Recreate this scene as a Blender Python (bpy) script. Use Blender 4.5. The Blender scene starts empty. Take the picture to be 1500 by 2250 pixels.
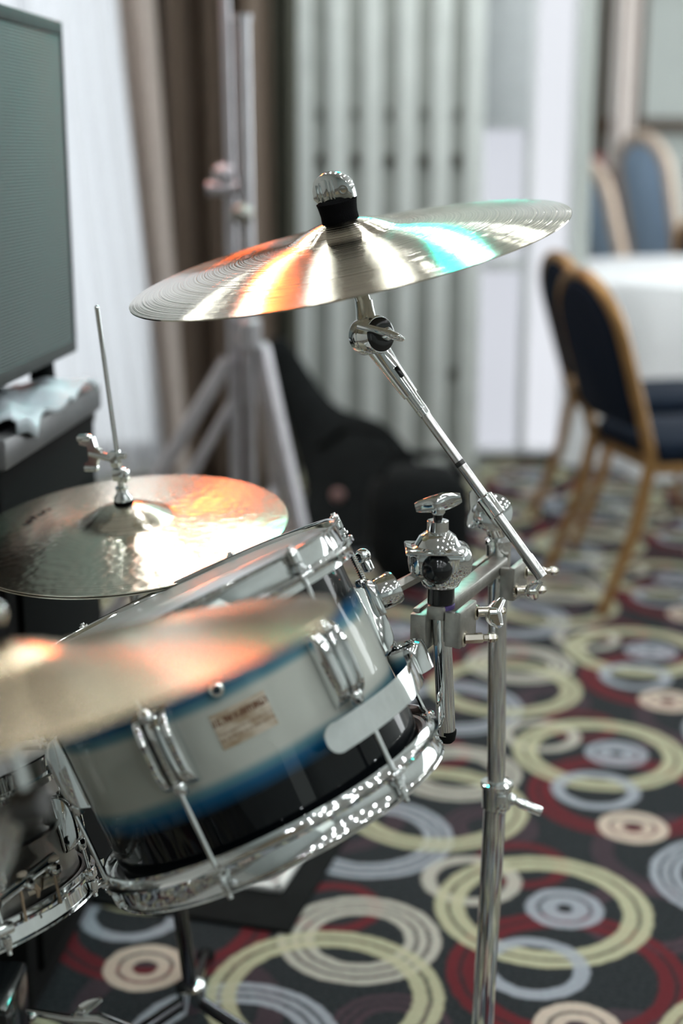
import bpy, bmesh, math, random
from math import sin, cos, pi, radians, sqrt
from mathutils import Vector, Matrix
random.seed(7)
C = bpy.context.scene.collection
S = bpy.context.scene

# ------------------------------------------------------------------ camera
CAM_H, PITCH, FPX = 1.24, radians(14.2), 3125.0
cd = bpy.data.cameras.new('camera'); cam = bpy.data.objects.new('camera', cd); C.objects.link(cam)
cam.location = (0, 0, CAM_H); cam.rotation_euler = (pi/2 - PITCH, 0, 0)
cd.sensor_fit = 'VERTICAL'; cd.sensor_height = 36; cd.sensor_width = 24; cd.lens = 50
cd.dof.use_dof = True; cd.dof.focus_distance = 1.53; cd.dof.aperture_fstop = 2.0
cd.clip_start = 0.05; cd.clip_end = 60
S.camera = cam
# ------------------------------------------------------------------ world, exposure
w = bpy.data.worlds.new('world'); S.world = w; w.use_nodes = True
w.node_tree.nodes['Background'].inputs[0].default_value = (.75, .85, 1, 1)
w.node_tree.nodes['Background'].inputs[1].default_value = 0.6
S.view_settings.view_transform = 'Standard'; S.view_settings.look = 'None'
S.view_settings.gamma = 1; S.view_settings.exposure = 0.62
S.cycles.use_denoising = True; S.cycles.max_bounces = 8; S.cycles.sample_clamp_indirect = 6
S.cycles.caustics_reflective = False; S.cycles.caustics_refractive = False

def V(*a): return Vector(a)
def ray(px, py):
    x = (px-750)/FPX; y = -(py-1125)/FPX
    return V(x, y*sin(PITCH)+cos(PITCH), y*cos(PITCH)-sin(PITCH))
def P(px, py, d):            # a place seen at pixel px,py, d metres in front of the lens
    return V(0, 0, CAM_H) + ray(px, py)*d
def PY(px, py, Y):           # the same at world depth Y
    r = ray(px, py); return V(0, 0, CAM_H) + r*(Y/r.y)
def PF(px, py, z=0):         # the same on a level at height z
    r = ray(px, py); return V(0, 0, CAM_H) + r*((z-CAM_H)/r.z)
def camdir(x, y, z):         # a direction in the lens' own axes, turned into the room
    return V(x, y*sin(PITCH) - z*cos(PITCH), y*cos(PITCH) + z*sin(PITCH)).normalized()
def frame(o, z, x=None):     # frame with local z along z
    z = z.normalized(); x = (x or V(1, 0, 0)); y = z.cross(x).normalized(); x = y.cross(z).normalized()
    m = Matrix((x, y, z)).transposed().to_4x4(); m.translation = o; return m

def area(name, loc, target, sx, sy, L, col):
    l = bpy.data.lights.new(name, 'AREA'); l.shape = 'RECTANGLE'; l.size = sx; l.size_y = sy
    l.energy = L*pi*sx*sy; l.color = col
    o = bpy.data.objects.new(name, l); C.objects.link(o); o.location = loc
    o.rotation_euler = (Vector(target)-Vector(loc)).to_track_quat('-Z', 'Y').to_euler(); return o
# unseen area lights added as daylight fill: right side, behind the camera, far right
area('fill_light_right', (4.8, 5.6, 1.5), (1, 4.4, 1.0), 4.4, 2.3, 3.4, (.93, .98, 1))
area('fill_light_rear', (3.6, -4.3, 1.6), (0.6, 2, .9), 1.2, 2.0, .5, (.90, 1, .95))
area('fill_light_far', (4.8, 8.4, 1.7), (1.5, 10, 1.4), 3.4, 1.8, 2.2, (.95, 1, .98))

# ------------------------------------------------------------------ materials
MATS = {}
def lin(c): return tuple(((v/255)/12.92 if v/255 <= .04045 else ((v/255+.055)/1.055)**2.4) for v in c)
def mat(name, col=(.5, .5, .5), rough=.5, metal=0., coat=0., noise=0., nscale=30., bump=0., bscale=200., emit=None, es=1., aniso=0., sheen=0., spec=.5, coatr=.05):
    if name in MATS: return MATS[name]
    m = bpy.data.materials.new(name); m.use_nodes = True; nt = m.node_tree; b = nt.nodes['Principled BSDF']
    b.inputs['Base Color'].default_value = (*col, 1); b.inputs['Roughness'].default_value = rough
    b.inputs['Metallic'].default_value = metal; b.inputs['Coat Weight'].default_value = coat; b.inputs['Coat Roughness'].default_value = coatr
    b.inputs['Specular IOR Level'].default_value = spec; b.inputs['Sheen Weight'].default_value = sheen
    tc = nt.nodes.new('ShaderNodeTexCoord')
    if noise:
        n = nt.nodes.new('ShaderNodeTexNoise'); n.inputs['Scale'].default_value = nscale; n.inputs['Detail'].default_value = 4
        nt.links.new(tc.outputs['Object'], n.inputs['Vector'])
        r = nt.nodes.new('ShaderNodeValToRGB'); r.color_ramp.elements[0].position = .3; r.color_ramp.elements[1].position = .7
        r.color_ramp.elements[0].color = (*[c*(1-noise) for c in col], 1); r.color_ramp.elements[1].color = (*[min(1, c*(1+noise)) for c in col], 1)
        nt.links.new(n.outputs['Fac'], r.inputs[0]); nt.links.new(r.outputs[0], b.inputs['Base Color'])
    if bump:
        n = nt.nodes.new('ShaderNodeTexNoise'); n.inputs['Scale'].default_value = bscale; n.inputs['Detail'].default_value = 2
        nt.links.new(tc.outputs['Object'], n.inputs['Vector'])
        bp = nt.nodes.new('ShaderNodeBump'); bp.inputs['Strength'].default_value = 1; bp.inputs['Distance'].default_value = bump
        nt.links.new(n.outputs['Fac'], bp.inputs['Height']); nt.links.new(bp.outputs[0], b.inputs['Normal'])
    if emit:
        b.inputs['Emission Color'].default_value = (*emit, 1); b.inputs['Emission Strength'].default_value = es
    MATS[name] = m; return m
chrome = mat('chrome', (.80, .82, .82), .07, 1, noise=.05, nscale=60)
chrome_dull = mat('dull_steel', (.40, .39, .36), .42, 1, noise=.12, nscale=90, bump=.0002, bscale=400)
nickel = mat('nickel', (.66, .62, .54), .16, 1, noise=.08, nscale=90)
black_rubber = mat('black_rubber', (.005, .006, .006), .85, noise=.2, spec=.12)
black_felt = mat('black_felt', (.003, .003, .0035), .95, spec=.1, noise=.3, bump=.0008, bscale=900)
black_gloss = mat('black_gloss', (.006, .007, .008), .15, noise=.1)
head_mat = mat('drum_head', (.80, .82, .82), .28, coat=.4, noise=.05, nscale=14, bump=.00008, bscale=900)
inner_wood = mat('shell_inside', (.3, .2, .1), .6, noise=.3)

def cymbal_mat(name, col, hammer=0., groove=900., gstr=.00006, rough=.2, aniso=.75):
    m = mat(name, col, rough, 1); nt = m.node_tree; b = nt.nodes['Principled BSDF']
    N = nt.nodes.new; L = nt.links.new
    tc = N('ShaderNodeTexCoord'); sx = N('ShaderNodeSeparateXYZ'); L(tc.outputs['Object'], sx.inputs[0])
    cb = N('ShaderNodeCombineXYZ'); L(sx.outputs[0], cb.inputs[0]); L(sx.outputs[1], cb.inputs[1])
    ln = N('ShaderNodeVectorMath'); ln.operation = 'LENGTH'; L(cb.outputs[0], ln.inputs[0])
    # lathe rings: noise that only depends on the radius
    ns = N('ShaderNodeTexNoise'); ns.noise_dimensions = '1D'; ns.inputs['Scale'].default_value = groove; ns.inputs['Detail'].default_value = 3
    L(ln.outputs['Value'], ns.inputs['W'])
    bp = N('ShaderNodeBump'); bp.inputs['Distance'].default_value = gstr; bp.inputs['Strength'].default_value = 1; L(ns.outputs['Fac'], bp.inputs['Height'])
    last = bp
    if hammer:
        vo = N('ShaderNodeTexVoronoi'); vo.feature = 'SMOOTH_F1'; vo.inputs['Scale'].default_value = 95; L(tc.outputs['Object'], vo.inputs['Vector'])
        b2 = N('ShaderNodeBump'); b2.inputs['Distance'].default_value = hammer; L(vo.outputs['Distance'], b2.inputs['Height']); L(bp.outputs[0], b2.inputs['Normal']); last = b2
    else:
        n2 = N('ShaderNodeTexNoise'); n2.inputs['Scale'].default_value = 14; n2.inputs['Detail'].default_value = 1; L(tc.outputs['Object'], n2.inputs['Vector'])
        b2 = N('ShaderNodeBump'); b2.inputs['Distance'].default_value = .0003; L(n2.outputs['Fac'], b2.inputs['Height']); L(bp.outputs[0], b2.inputs['Normal']); last = b2
    L(last.outputs[0], b.inputs['Normal'])
    r = N('ShaderNodeValToRGB'); r.color_ramp.elements[0].color = (*[c*.72 for c in col], 1); r.color_ramp.elements[1].color = (*[min(1, c*1.12) for c in col], 1)
    r.color_ramp.elements[0].position = .35; r.color_ramp.elements[1].position = .65
    L(ns.outputs['Fac'], r.inputs[0]); L(r.outputs[0], b.inputs['Base Color'])
    b.inputs['Anisotropic'].default_value = aniso; b.inputs['Anisotropic Rotation'].default_value = .25
    tg = N('ShaderNodeTangent'); tg.direction_type = 'RADIAL'; tg.axis = 'Z'; L(tg.outputs[0], b.inputs['Tangent'])
    return m
ride_m = cymbal_mat('ride_bronze', (.66, .61, .50), groove=420, gstr=.00045, rough=.13, aniso=.9)
hat_m = cymbal_mat('hat_bronze', (.97, .88, .74), hammer=.0005, groove=700, gstr=.00004, rough=.22)
crash_m = cymbal_mat('crash_bronze', (.90, .72, .50), groove=420, gstr=.0001, rough=.24)

# ------------------------------------------------------------------ mesh helpers
class MB:
    def __init__(s): s.bm = bmesh.new()
    def grid(s, rows, closed_u=True, caps=False):
        bm = s.bm; R = [[bm.verts.new(p) for p in r] for r in rows]; n = len(R[0])
        for a, b in zip(R[:-1], R[1:]):
            for i in range(n if closed_u else n-1):
                j = (i+1) % n
                try: bm.faces.new((a[i], a[j], b[j], b[i]))
                except ValueError: pass
        if caps:
            bm.faces.new(list(reversed(R[0]))); bm.faces.new(R[-1])
        return s
    def tube(s, p0, p1, r0, r1=None, n=20, caps=True):
        r1 = r0 if r1 is None else r1; p0 = Vector(p0); p1 = Vector(p1)
        m = frame(p0, p1-p0, V(1, 0, 0) if abs((p1-p0).normalized().x) < .9 else V(0, 1, 0)); L = (p1-p0).length
        return s.grid([[m @ V(r*cos(2*pi*i/n), r*sin(2*pi*i/n), z) for i in range(n)] for r, z in ((r0, 0), (r1, L))], True, caps)
    def lathe(s, prof, n=32, m=None, caps=False):     # prof: (r, z) list round local z
        m = m or Matrix.Identity(4)
        return s.grid([[m @ V(max(r, 1e-5)*cos(2*pi*i/n), max(r, 1e-5)*sin(2*pi*i/n), z) for i in range(n)] for r, z in prof], True, caps)
    def turned(s, p0, axis, prof, n=24, x=None):
        axis = Vector(axis)
        if x is None: x = V(1, 0, 0) if abs(axis.normalized().x) < .9 else V(0, 1, 0)
        return s.lathe(prof, n, frame(Vector(p0), axis, x), caps=True)
    def path(s, pts, r, n=12, sx=1., sy=1., up=None):      # sweep a round / flattened section along points
        pts = [Vector(p) for p in pts]; rows = []; prevx = up or V(.13, .27, .95)
        for k, p in enumerate(pts):
            t = (pts[min(k+1, len(pts)-1)]-pts[max(k-1, 0)]).normalized()
            y = t.cross(prevx).normalized(); x = y.cross(t).normalized()
            if up is None: prevx = x
            rr = r[k] if isinstance(r, (list, tuple)) else r
            rows.append([p + x*(rr*sx*cos(2*pi*i/n)) + y*(rr*sy*sin(2*pi*i/n)) for i in range(n)])
        return s.grid(rows, True, True)
    def box(s, c, size, m=None, bev=0.0, seg=2):
        m = m or Matrix.Identity(4); c = Vector(c); b2 = bmesh.new()
        bmesh.ops.create_cube(b2, size=1, matrix=Matrix.Translation(c) @ Matrix.Diagonal((*size, 1)))
        if bev: bmesh.ops.bevel(b2, geom=b2.edges[:], offset=bev, segments=seg, affect='EDGES', profile=.5)
        b2.transform(m); me = bpy.data.meshes.new('t'); b2.to_mesh(me); b2.free(); s.bm.from_mesh(me); bpy.data.meshes.remove(me); return s
    def ball(s, c, r, sc=(1, 1, 1), m=None, u=20, v=12):
        mm = (m or Matrix.Identity(4)) @ Matrix.Translation(Vector(c)) @ Matrix.Diagonal((r*sc[0], r*sc[1], r*sc[2], 1))
        bmesh.ops.create_uvsphere(s.bm, u_segments=u, v_segments=v, radius=1, matrix=mm); return s
    def ring(s, prof, a0=0, a1=2*pi, n=96, m=None):       # closed (r,z) section swept round local z
        m = m or Matrix.Identity(4); full = abs(a1-a0-2*pi) < 1e-6; K = n if full else n+1
        rows = [[m @ V(r*cos(a0+(a1-a0)*k/n), r*sin(a0+(a1-a0)*k/n), z) for r, z in prof] for k in range(K)]
        if full: rows.append(rows[0])
        if full:
            bm = s.bm; R = [[bm.verts.new(p) for p in r] for r in rows[:-1]]; R.append(R[0]); q = len(prof)
            for a, b in zip(R[:-1], R[1:]):
                for i in range(q): bm.faces.new((a[i], a[(i+1) % q], b[(i+1) % q], b[i]))
            return s
        return s.grid(rows, True, True)
    def plate(s, outline, z0, z1, m=None):                # extruded 2-D outline
        m = m or Matrix.Identity(4); return s.grid([[m @ V(x, y, z) for x, y in outline] for z in (z0, z1)], True, True)
    def make(s, name, material, parent=None, smooth=True, angle=38, loc=None):
        bmesh.ops.recalc_face_normals(s.bm, faces=s.bm.faces[:])
        me = bpy.data.meshes.new(name); s.bm.to_mesh(me); s.bm.free()
        if smooth:
            me.polygons.foreach_set('use_smooth', [True]*len(me.polygons)); me.set_sharp_from_angle(angle=radians(angle))
        me.materials.append(material); o = bpy.data.objects.new(name, me); C.objects.link(o)
        if parent: o.parent = parent
        if loc: o.location = loc
        return o
def thing(name, label, cat, m=None, group=None):
    o = bpy.data.objects.new(name, None); C.objects.link(o); o.empty_display_size = .05
    if m is not None:
        if isinstance(m, Matrix): o.matrix_world = m
        else: o.location = m
    o['label'] = label; o['category'] = cat
    if group: o['group'] = group
    return o
def tag(o, label=None, cat=None, group=None, kind=None):
    for k, v in (('label', label), ('category', cat), ('group', group), ('kind', kind)):
        if v: o[k] = v
    return o
def local(t):                       # world point -> the thing's own frame
    im = t.matrix_basis.inverted(); return lambda p: im @ Vector(p)
def copy_tree(o, parent=None):
    c = o.copy(); C.objects.link(c)
    if parent: c.parent = parent
    for ch in o.children: copy_tree(ch, c)
    return c

# ================================================================== SETTING
def build_carpet():
    m = bpy.data.materials.new('ring_carpet'); m.use_nodes = True; nt = m.node_tree; N = nt.nodes.new; L = nt.links.new
    b = nt.nodes['Principled BSDF']; b.inputs['Roughness'].default_value = .95; b.inputs['Specular IOR Level'].default_value = .15
    ge = N('ShaderNodeNewGeometry')
    wob = N('ShaderNodeTexNoise'); wob.inputs['Scale'].default_value = 55; wob.inputs['Detail'].default_value = 2; L(ge.outputs['Position'], wob.inputs['Vector'])
    w2 = N('ShaderNodeVectorMath'); w2.operation = 'MULTIPLY_ADD'; w2.inputs[1].default_value = (.008, .008, 0); L(wob.outputs['Color'], w2.inputs[0]); L(ge.outputs['Position'], w2.inputs[2])
    A = V(.208, .640, 0); B = V(.652, -.162, 0); det = A.x*B.y - A.y*B.x
    ia = V(B.y/det, -B.x/det, 0); ib = V(-A.y/det, A.x/det, 0)     # rows of the inverse lattice
    def dot(vec, v):
        n = N('ShaderNodeVectorMath'); n.operation = 'DOT_PRODUCT'; n.inputs[1].default_value = v; L(vec, n.inputs[0]); return n.outputs['Value']
    uv = N('ShaderNodeCombineXYZ'); L(dot(w2.outputs[0], ia), uv.inputs[0]); L(dot(w2.outputs[0], ib), uv.inputs[1])
    fine = N('ShaderNodeTexNoise'); fine.inputs['Scale'].default_value = 160; fine.inputs['Detail'].default_value = 3; L(ge.outputs['Position'], fine.inputs['Vector'])
    base = N('ShaderNodeValToRGB'); L(fine.outputs['Fac'], base.inputs[0])
    base.color_ramp.elements[0].color = (.012, .015, .017, 1); base.color_ramp.elements[1].color = (.033, .038, .042, 1)
    base.color_ramp.elements[0].position = .3; base.color_ramp.elements[1].position = .7
    col = base.outputs[0]
    yel, lav, crm, red, mau, pnk = (.50, .49, .33), (.37, .40, .45), (.50, .48, .42), (.13, .018, .024), (.085, .050, .064), (.62, .52, .43)
    # centre, outer, inner, gaps, colour, strength
    rings = [((.285, 2.470), .090, .046, (.062, .077), mau, .7), ((.51, 2.14), .112, .078, (.096,), mau, .75), ((.62, 2.36), .16, .12, (), mau, .5),
             ((.355, 1.970), .188, .140, (.166,), red, .95), ((.327, 2.324), .086, .060, (), red, .8), ((-.009, 2.176), .083, .060, (), red, .9),
             ((.055, 2.432), .158, .104, (.122, .140), lav, .9), ((.033, 2.077), .133, .074, (.094, .114), crm, .9),
             ((.232, 2.268), .088, .062, (), crm, .85), ((.345, 2.172), .183, .133, (.160,), yel, .88), ((-.022, 1.917), .182, .134, (.160,), yel, .85),
             ((.381, 2.171), .066, .014, (.044,), lav, .85), ((.305, 1.992), .088, .062, (), lav, .85), ((.348, 1.830), .066, .020, (.042,), pnk, .9)]
    for (cx, cy), ro, ri, gaps, c, st in rings:
        u0 = cx*ia.x + cy*ia.y; v0 = cx*ib.x + cy*ib.y
        sb = N('ShaderNodeVectorMath'); sb.operation = 'SUBTRACT'; sb.inputs[1].default_value = (u0, v0, 0); L(uv.outputs[0], sb.inputs[0])
        wr = N('ShaderNodeVectorMath'); wr.operation = 'WRAP'; wr.inputs[1].default_value = (.5, .5, 1); wr.inputs[2].default_value = (-.5, -.5, -1); L(sb.outputs[0], wr.inputs[0])
        cx2 = N('ShaderNodeCombineXYZ'); L(dot(wr.outputs[0], (A.x, B.x, 0)), cx2.inputs[0]); L(dot(wr.outputs[0], (A.y, B.y, 0)), cx2.inputs[1])
        ln = N('ShaderNodeVectorMath'); ln.operation = 'LENGTH'; L(cx2.outputs[0], ln.inputs[0])
        mr = N('ShaderNodeMath'); mr.operation = 'MULTIPLY'; mr.inputs[1].default_value = 4; L(ln.outputs['Value'], mr.inputs[0])
        rp = N('ShaderNodeValToRGB'); cr = rp.color_ramp; L(mr.outputs[0], rp.inputs[0])
        while len(cr.elements) > 1: cr.elements.remove(cr.elements[-1])
        e = .0022; stops = [(0, 0), (ri-e, 0), (ri+e, 1)]
        for g in gaps: stops += [(g-.0055, 1), (g-.0015, .18), (g+.0015, .18), (g+.0055, 1)]
        stops += [(ro-e, 1), (ro+e, 0)]
        for k, (x, v) in enumerate(stops):
            el = cr.elements[0] if k == 0 else cr.elements.new(min(1, x*4))
            el.position = min(1, x*4); el.color = (v*st, v*st, v*st, 1)
        mx = N('ShaderNodeMix'); mx.data_type = 'RGBA'; L(rp.outputs[0], mx.inputs['Factor']); L(col, mx.inputs['A']); mx.inputs['B'].default_value = (*c, 1)
        col = mx.outputs['Result']
    # yarn grain on everything
    gr = N('ShaderNodeMath'); gr.operation = 'MULTIPLY_ADD'; gr.inputs[1].default_value = .55; gr.inputs[2].default_value = .72; L(fine.outputs['Fac'], gr.inputs[0])
    gm = N('ShaderNodeVectorMath'); gm.operation = 'SCALE'; L(col, gm.inputs[0]); L(gr.outputs[0], gm.inputs['Scale'])
    L(gm.outputs[0], b.inputs['Base Color'])
    bp = N('ShaderNodeBump'); bp.inputs['Distance'].default_value = .003; pile = N('ShaderNodeTexNoise'); pile.inputs['Scale'].default_value = 500; L(ge.outputs['Position'], pile.inputs['Vector'])
    L(pile.outputs['Fac'], bp.inputs['Height']); L(bp.outputs[0], b.inputs['Normal'])
    return m
carpet = build_carpet()
wall_m = mat('painted_wall', (.60, .64, .62), .8, noise=.04, nscale=3)
ceil_m = mat('ceiling_white', (.72, .72, .70), .85, noise=.04, nscale=2)
grey_white = mat('off_white_paint', (.80, .82, .83), .6, noise=.04)
X0, X1, Y0, Y1, ZC = -2.4, 5.0, -4.6, 11.0, 3.0
MB().box(((X0+X1)/2, (Y0+Y1)/2, -.05), (X1-X0, Y1-Y0, .1)).make('floor', carpet, smooth=False)['kind'] = 'structure'
MB().box(((X0+X1)/2, (Y0+Y1)/2, ZC+.05), (X1-X0, Y1-Y0, .1)).make('ceiling', ceil_m, smooth=False)['kind'] = 'structure'
def wall(name, c, size, m=wall_m): o = MB().box(c, size).make(name, m, smooth=False); o['kind'] = 'structure'; return o
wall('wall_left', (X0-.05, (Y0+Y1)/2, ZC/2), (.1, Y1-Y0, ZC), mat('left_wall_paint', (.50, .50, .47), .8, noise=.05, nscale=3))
wall('wall_right', (X1+.05, (Y0+Y1)/2, ZC/2), (.1, Y1-Y0, ZC))
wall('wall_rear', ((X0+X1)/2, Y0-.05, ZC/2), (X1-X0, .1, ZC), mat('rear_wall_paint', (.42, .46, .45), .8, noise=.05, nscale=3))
wall('wall_far', ((X0+X1)/2, Y1+.05, ZC/2), (X1-X0, .1, ZC))
YB = 5.8                                     # the partition wall behind the drums
def XB(px, Y=YB): return PY(px, 334, Y).x
wb = MB()
wx = [(X0, XB(-160)), (XB(335), XB(1052)), ]
for a, b_ in wx: wb.box(((a+b_)/2, YB+.06, ZC/2), (b_-a, .12, ZC))
wb.box(((XB(1052)+XB(1266))/2, YB+.06, 2.85), (XB(1266)-XB(1052), .12, .3))
o = wb.make('wall_back', wall_m, smooth=False); o['kind'] = 'structure'
MB().box(((XB(1266)+XB(1300))/2+.0, YB+.09, ZC/2), (XB(1300)-XB(1266), .18, ZC)).make('trim_1', wall_m, smooth=False)['kind'] = 'structure'
def day(name, c, s):                          # panes full of daylight, a little uneven like the yard outside
    m = bpy.data.materials.new(name); m.use_nodes = True; nt = m.node_tree; b = nt.nodes['Principled BSDF']
    n = nt.nodes.new('ShaderNodeTexNoise'); n.inputs['Scale'].default_value = 1.5; tc = nt.nodes.new('ShaderNodeTexCoord'); nt.links.new(tc.outputs['Object'], n.inputs['Vector'])
    r = nt.nodes.new('ShaderNodeValToRGB'); r.color_ramp.elements[0].color = (*[v*.9 for v in c], 1); r.color_ramp.elements[1].color = (*c, 1)
    nt.links.new(n.outputs['Fac'], r.inputs[0]); nt.links.new(r.outputs[0], b.inputs['Emission Color']); b.inputs['Emission Strength'].default_value = s
    b.inputs['Base Color'].default_value = (.1, .1, .1, 1); b.inputs['Roughness'].default_value = .1
    return m
day_m = day('daylight_pane', (.51, .525, .565), 1.0); day_hot = day('daylight_pane_left', (.76, .82, .86), 1.5)
def window(name, xa, xb, za, zb, pane, Y=YB+.05, mull=(), rails=(), t=.035):
    fr = MB(); xm = (xa+xb)/2; zm = (za+zb)/2
    fr.box((xa+t/2, Y, zm), (t, .08, zb-za), bev=.004).box((xb-t/2, Y, zm), (t, .08, zb-za), bev=.004).box((xm, Y, za+t/2), (xb-xa, .08, t), bev=.004).box((xm, Y, zb-t/2), (xb-xa, .08, t), bev=.004)
    for x in mull: fr.box((x, Y, zm), (t, .07, zb-za-.06), bev=.004)
    for z in rails: fr.box((xm, Y, z), (xb-xa-.06, .07, .05), bev=.004)
    f = fr.make(name, grey_white); f['kind'] = 'structure'
    MB().box((xm, Y+.02, zm), (xb-xa-.04, .01, zb-za-.04)).make('pane', pane, f, smooth=False); return f
window('window_1', XB(-150), XB(330), .03, 2.95, day_hot, mull=(XB(60),))
window('window_2', XB(1166), XB(1268), .02, 2.7, day_m, t=.014)
door = window('door_1', XB(1052), XB(1168), .02, 2.7, day('daylight_door_pane', (.42, .435, .48), 1.0), rails=(.80,), t=.014)
MB().box(((XB(1052)+XB(1168))/2, YB-.02, 2.05), (XB(1168)-XB(1052)-.03, .012, 1.45), bev=.003).make('roller_blind', mat('grey_blind', (.64, .67, .70), .7, noise=.05), door)
MB().box((XB(1155), YB-.05, .95), (.02, .04, .13), bev=.006).make('handle', chrome_dull, door)
# folding partition, stacked pleats with hinge knobs, in front of the back wall
pan_m = mat('partition_panel', (.76, .80, .79), .55, noise=.05, nscale=8)
pan_d = mat('partition_recess_shade', (.40, .42, .40), .7, noise=.06, nscale=8)  # panel colour darkened for the shade between the pleats
part = thing('folding_partition', 'grey-white folding partition of tall pleated panels against the back wall', 'partition', V(XB(820), 5.6, 0))
lp = local(part)
ridges = [592, 665, 742, 817, 893, 968, 1040]
for k, px in enumerate(ridges):
    x = PY(px, 334, 5.6).x
    MB().box(lp((x, 5.6, 1.45)), (.072, .05, 2.9), bev=.012).make('panel', pan_m, part)
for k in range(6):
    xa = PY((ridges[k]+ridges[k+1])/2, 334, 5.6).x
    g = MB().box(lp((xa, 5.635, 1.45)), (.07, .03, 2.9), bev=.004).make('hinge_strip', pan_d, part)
    for py in (250, 352, 822):
        if py == 822 and k not in (5,): continue
        z = PY(px, py, 5.6).z
        MB().ball(lp((xa, 5.605, z)), .017 if py != 250 else .009, (1, .8, 1.5 if py != 250 else 2.6)).make('hinge_knob', mat('dark_bronze_knob', (.06, .05, .035), .5, .6), g)
# ceiling downlights seen as sparkle in the chrome
dl_face = mat('downlight_lens', (1, 1, 1), .4, emit=(.93, .98, 1), es=200)
k = 0
spots_ = [(x, y) for y in (-3.4, -2.4, -1.4, -.4, .6, 1.6, 2.6) for x in (.1, 1.1, 2.1, 3.1, 4.1)] + [(x, y) for y in (3.6, 4.25, 4.8) for x in (-1.95, -1.5, -1.05, -.62, -.2, .22, .64, 1.1, 2.2, 3.5)] + [(x, 5.2) for x in (-1.95, -1.5, -1.05, .22, .64, 1.1)]  # forward rows added to streak the cymbals and brighten the partition
spots_ += [(x, y) for y in (6.6, 8.2, 9.8) for x in (1.6, 2.8, 4.0)]
dl_soft = mat('soft_downlight_lens', (1, 1, 1), .4, emit=(.94, 1, .97), es=88)
for row_, (x, y) in enumerate(spots_):
    if 1:
        t = thing('ceiling_light', 'round white recessed ceiling light, one of the grid above the hall', 'ceiling light', V(x, y, ZC), 'recessed ceiling lights')
        MB().ring([(.042, -.004), (.065, -.004), (.065, 0), (.042, 0)], n=24).make('trim_ring', grey_white, t)
        MB().lathe([(0, -.003), (.040, -.003), (.040, 0), (0, 0)], 24).make('lens', dl_soft if 3 < y < 5.5 else dl_face, t)

# sheer and brown drapes at the left window
def drape(name, pts_top, pts_bot, z_top, z_bot, m, amp, waves, n=140, thick=.004, rows=26, flare=None):
    mb = MB(); (xa, ya), (xb, yb) = pts_top; (xc, yc), (xd, yd) = pts_bot; R = []
    for j in range(rows+1):
        f = j/rows; z = z_top + (z_bot-z_top)*f; g = flare(f) if flare else f; row = []
        for i in range(n+1):
            s = i/n; x = (xa+(xb-xa)*s)*(1-g) + (xc+(xd-xc)*s)*g; y = (ya+(yb-ya)*s)*(1-g)+(yc+(yd-yc)*s)*g
            ph = s*waves*2*pi
            row.append(V(x, y + amp*(sin(ph)+.35*sin(ph*.53+1.3)), z))
        R.append(row)
    mb.grid(R, False); o = mb.make(name, m)
    s = o.modifiers.new('thickness', 'SOLIDIFY'); s.thickness = thick; return o
sheer_m = bpy.data.materials.new('sheer_fabric'); sheer_m.use_nodes = True
nt = sheer_m.node_tree; bs = nt.nodes['Principled BSDF']; bs.inputs['Base Color'].default_value = (.8, .8, .82, 1); bs.inputs['Roughness'].default_value = .9
tr = nt.nodes.new('ShaderNodeBsdfTranslucent'); tr.inputs[0].default_value = (.9, .9, .93, 1); mx = nt.nodes.new('ShaderNodeMixShader'); mx.inputs[0].default_value = .6
tp = nt.nodes.new('ShaderNodeBsdfTransparent'); mx2 = nt.nodes.new('ShaderNodeMixShader')
wv = nt.nodes.new('ShaderNodeTexNoise'); wv.inputs['Scale'].default_value = 60; mr = nt.nodes.new('ShaderNodeMapRange'); mr.inputs['To Min'].default_value = .3; mr.inputs['To Max'].default_value = .55
nt.links.new(wv.outputs[0], mr.inputs[0]); nt.links.new(mr.outputs[0], mx2.inputs[0])
nt.links.new(bs.outputs[0], mx.inputs[1]); nt.links.new(tr.outputs[0], mx.inputs[2]); nt.links.new(mx.outputs[0], mx2.inputs[1]); nt.links.new(tp.outputs[0], mx2.inputs[2])
nt.links.new(mx2.outputs[0], nt.nodes['Material Output'].inputs['Surface'])
def XY(px, Y): return PY(px, 334, Y).x
tag(drape('sheer_curtain', [(XY(-170, 5.3), 5.38), (XY(262, 5.3), 5.38)], [(XY(-170, 5.3), 5.38), (XY(470, 5.3), 5.36)], 2.9, .03, sheer_m, .02, 13, flare=lambda f: f**1.6*.95),
    'sheer white curtain glowing over the left window behind the amplifier', 'curtain')
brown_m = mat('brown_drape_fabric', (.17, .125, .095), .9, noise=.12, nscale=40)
nt = brown_m.node_tree; tr = nt.nodes.new('ShaderNodeBsdfTranslucent'); tr.inputs[0].default_value = (.30, .22, .17, 1); mx = nt.nodes.new('ShaderNodeMixShader'); mx.inputs[0].default_value = .3
nt.links.new(nt.nodes['Principled BSDF'].outputs[0], mx.inputs[1]); nt.links.new(tr.outputs[0], mx.inputs[2]); nt.links.new(mx.outputs[0], nt.nodes['Material Output'].inputs['Surface'])
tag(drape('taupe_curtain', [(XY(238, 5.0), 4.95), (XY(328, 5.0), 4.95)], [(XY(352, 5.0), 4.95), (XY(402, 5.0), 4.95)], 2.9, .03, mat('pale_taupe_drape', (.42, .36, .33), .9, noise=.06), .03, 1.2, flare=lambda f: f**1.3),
    'pale taupe leading fold of drape, its light lining beside the window', 'curtain')
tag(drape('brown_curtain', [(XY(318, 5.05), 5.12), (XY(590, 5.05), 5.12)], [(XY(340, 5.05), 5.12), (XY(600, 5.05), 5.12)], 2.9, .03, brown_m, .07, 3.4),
    'taupe-brown pleated drape hanging between the sheer curtain and the partition', 'curtain')
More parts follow.
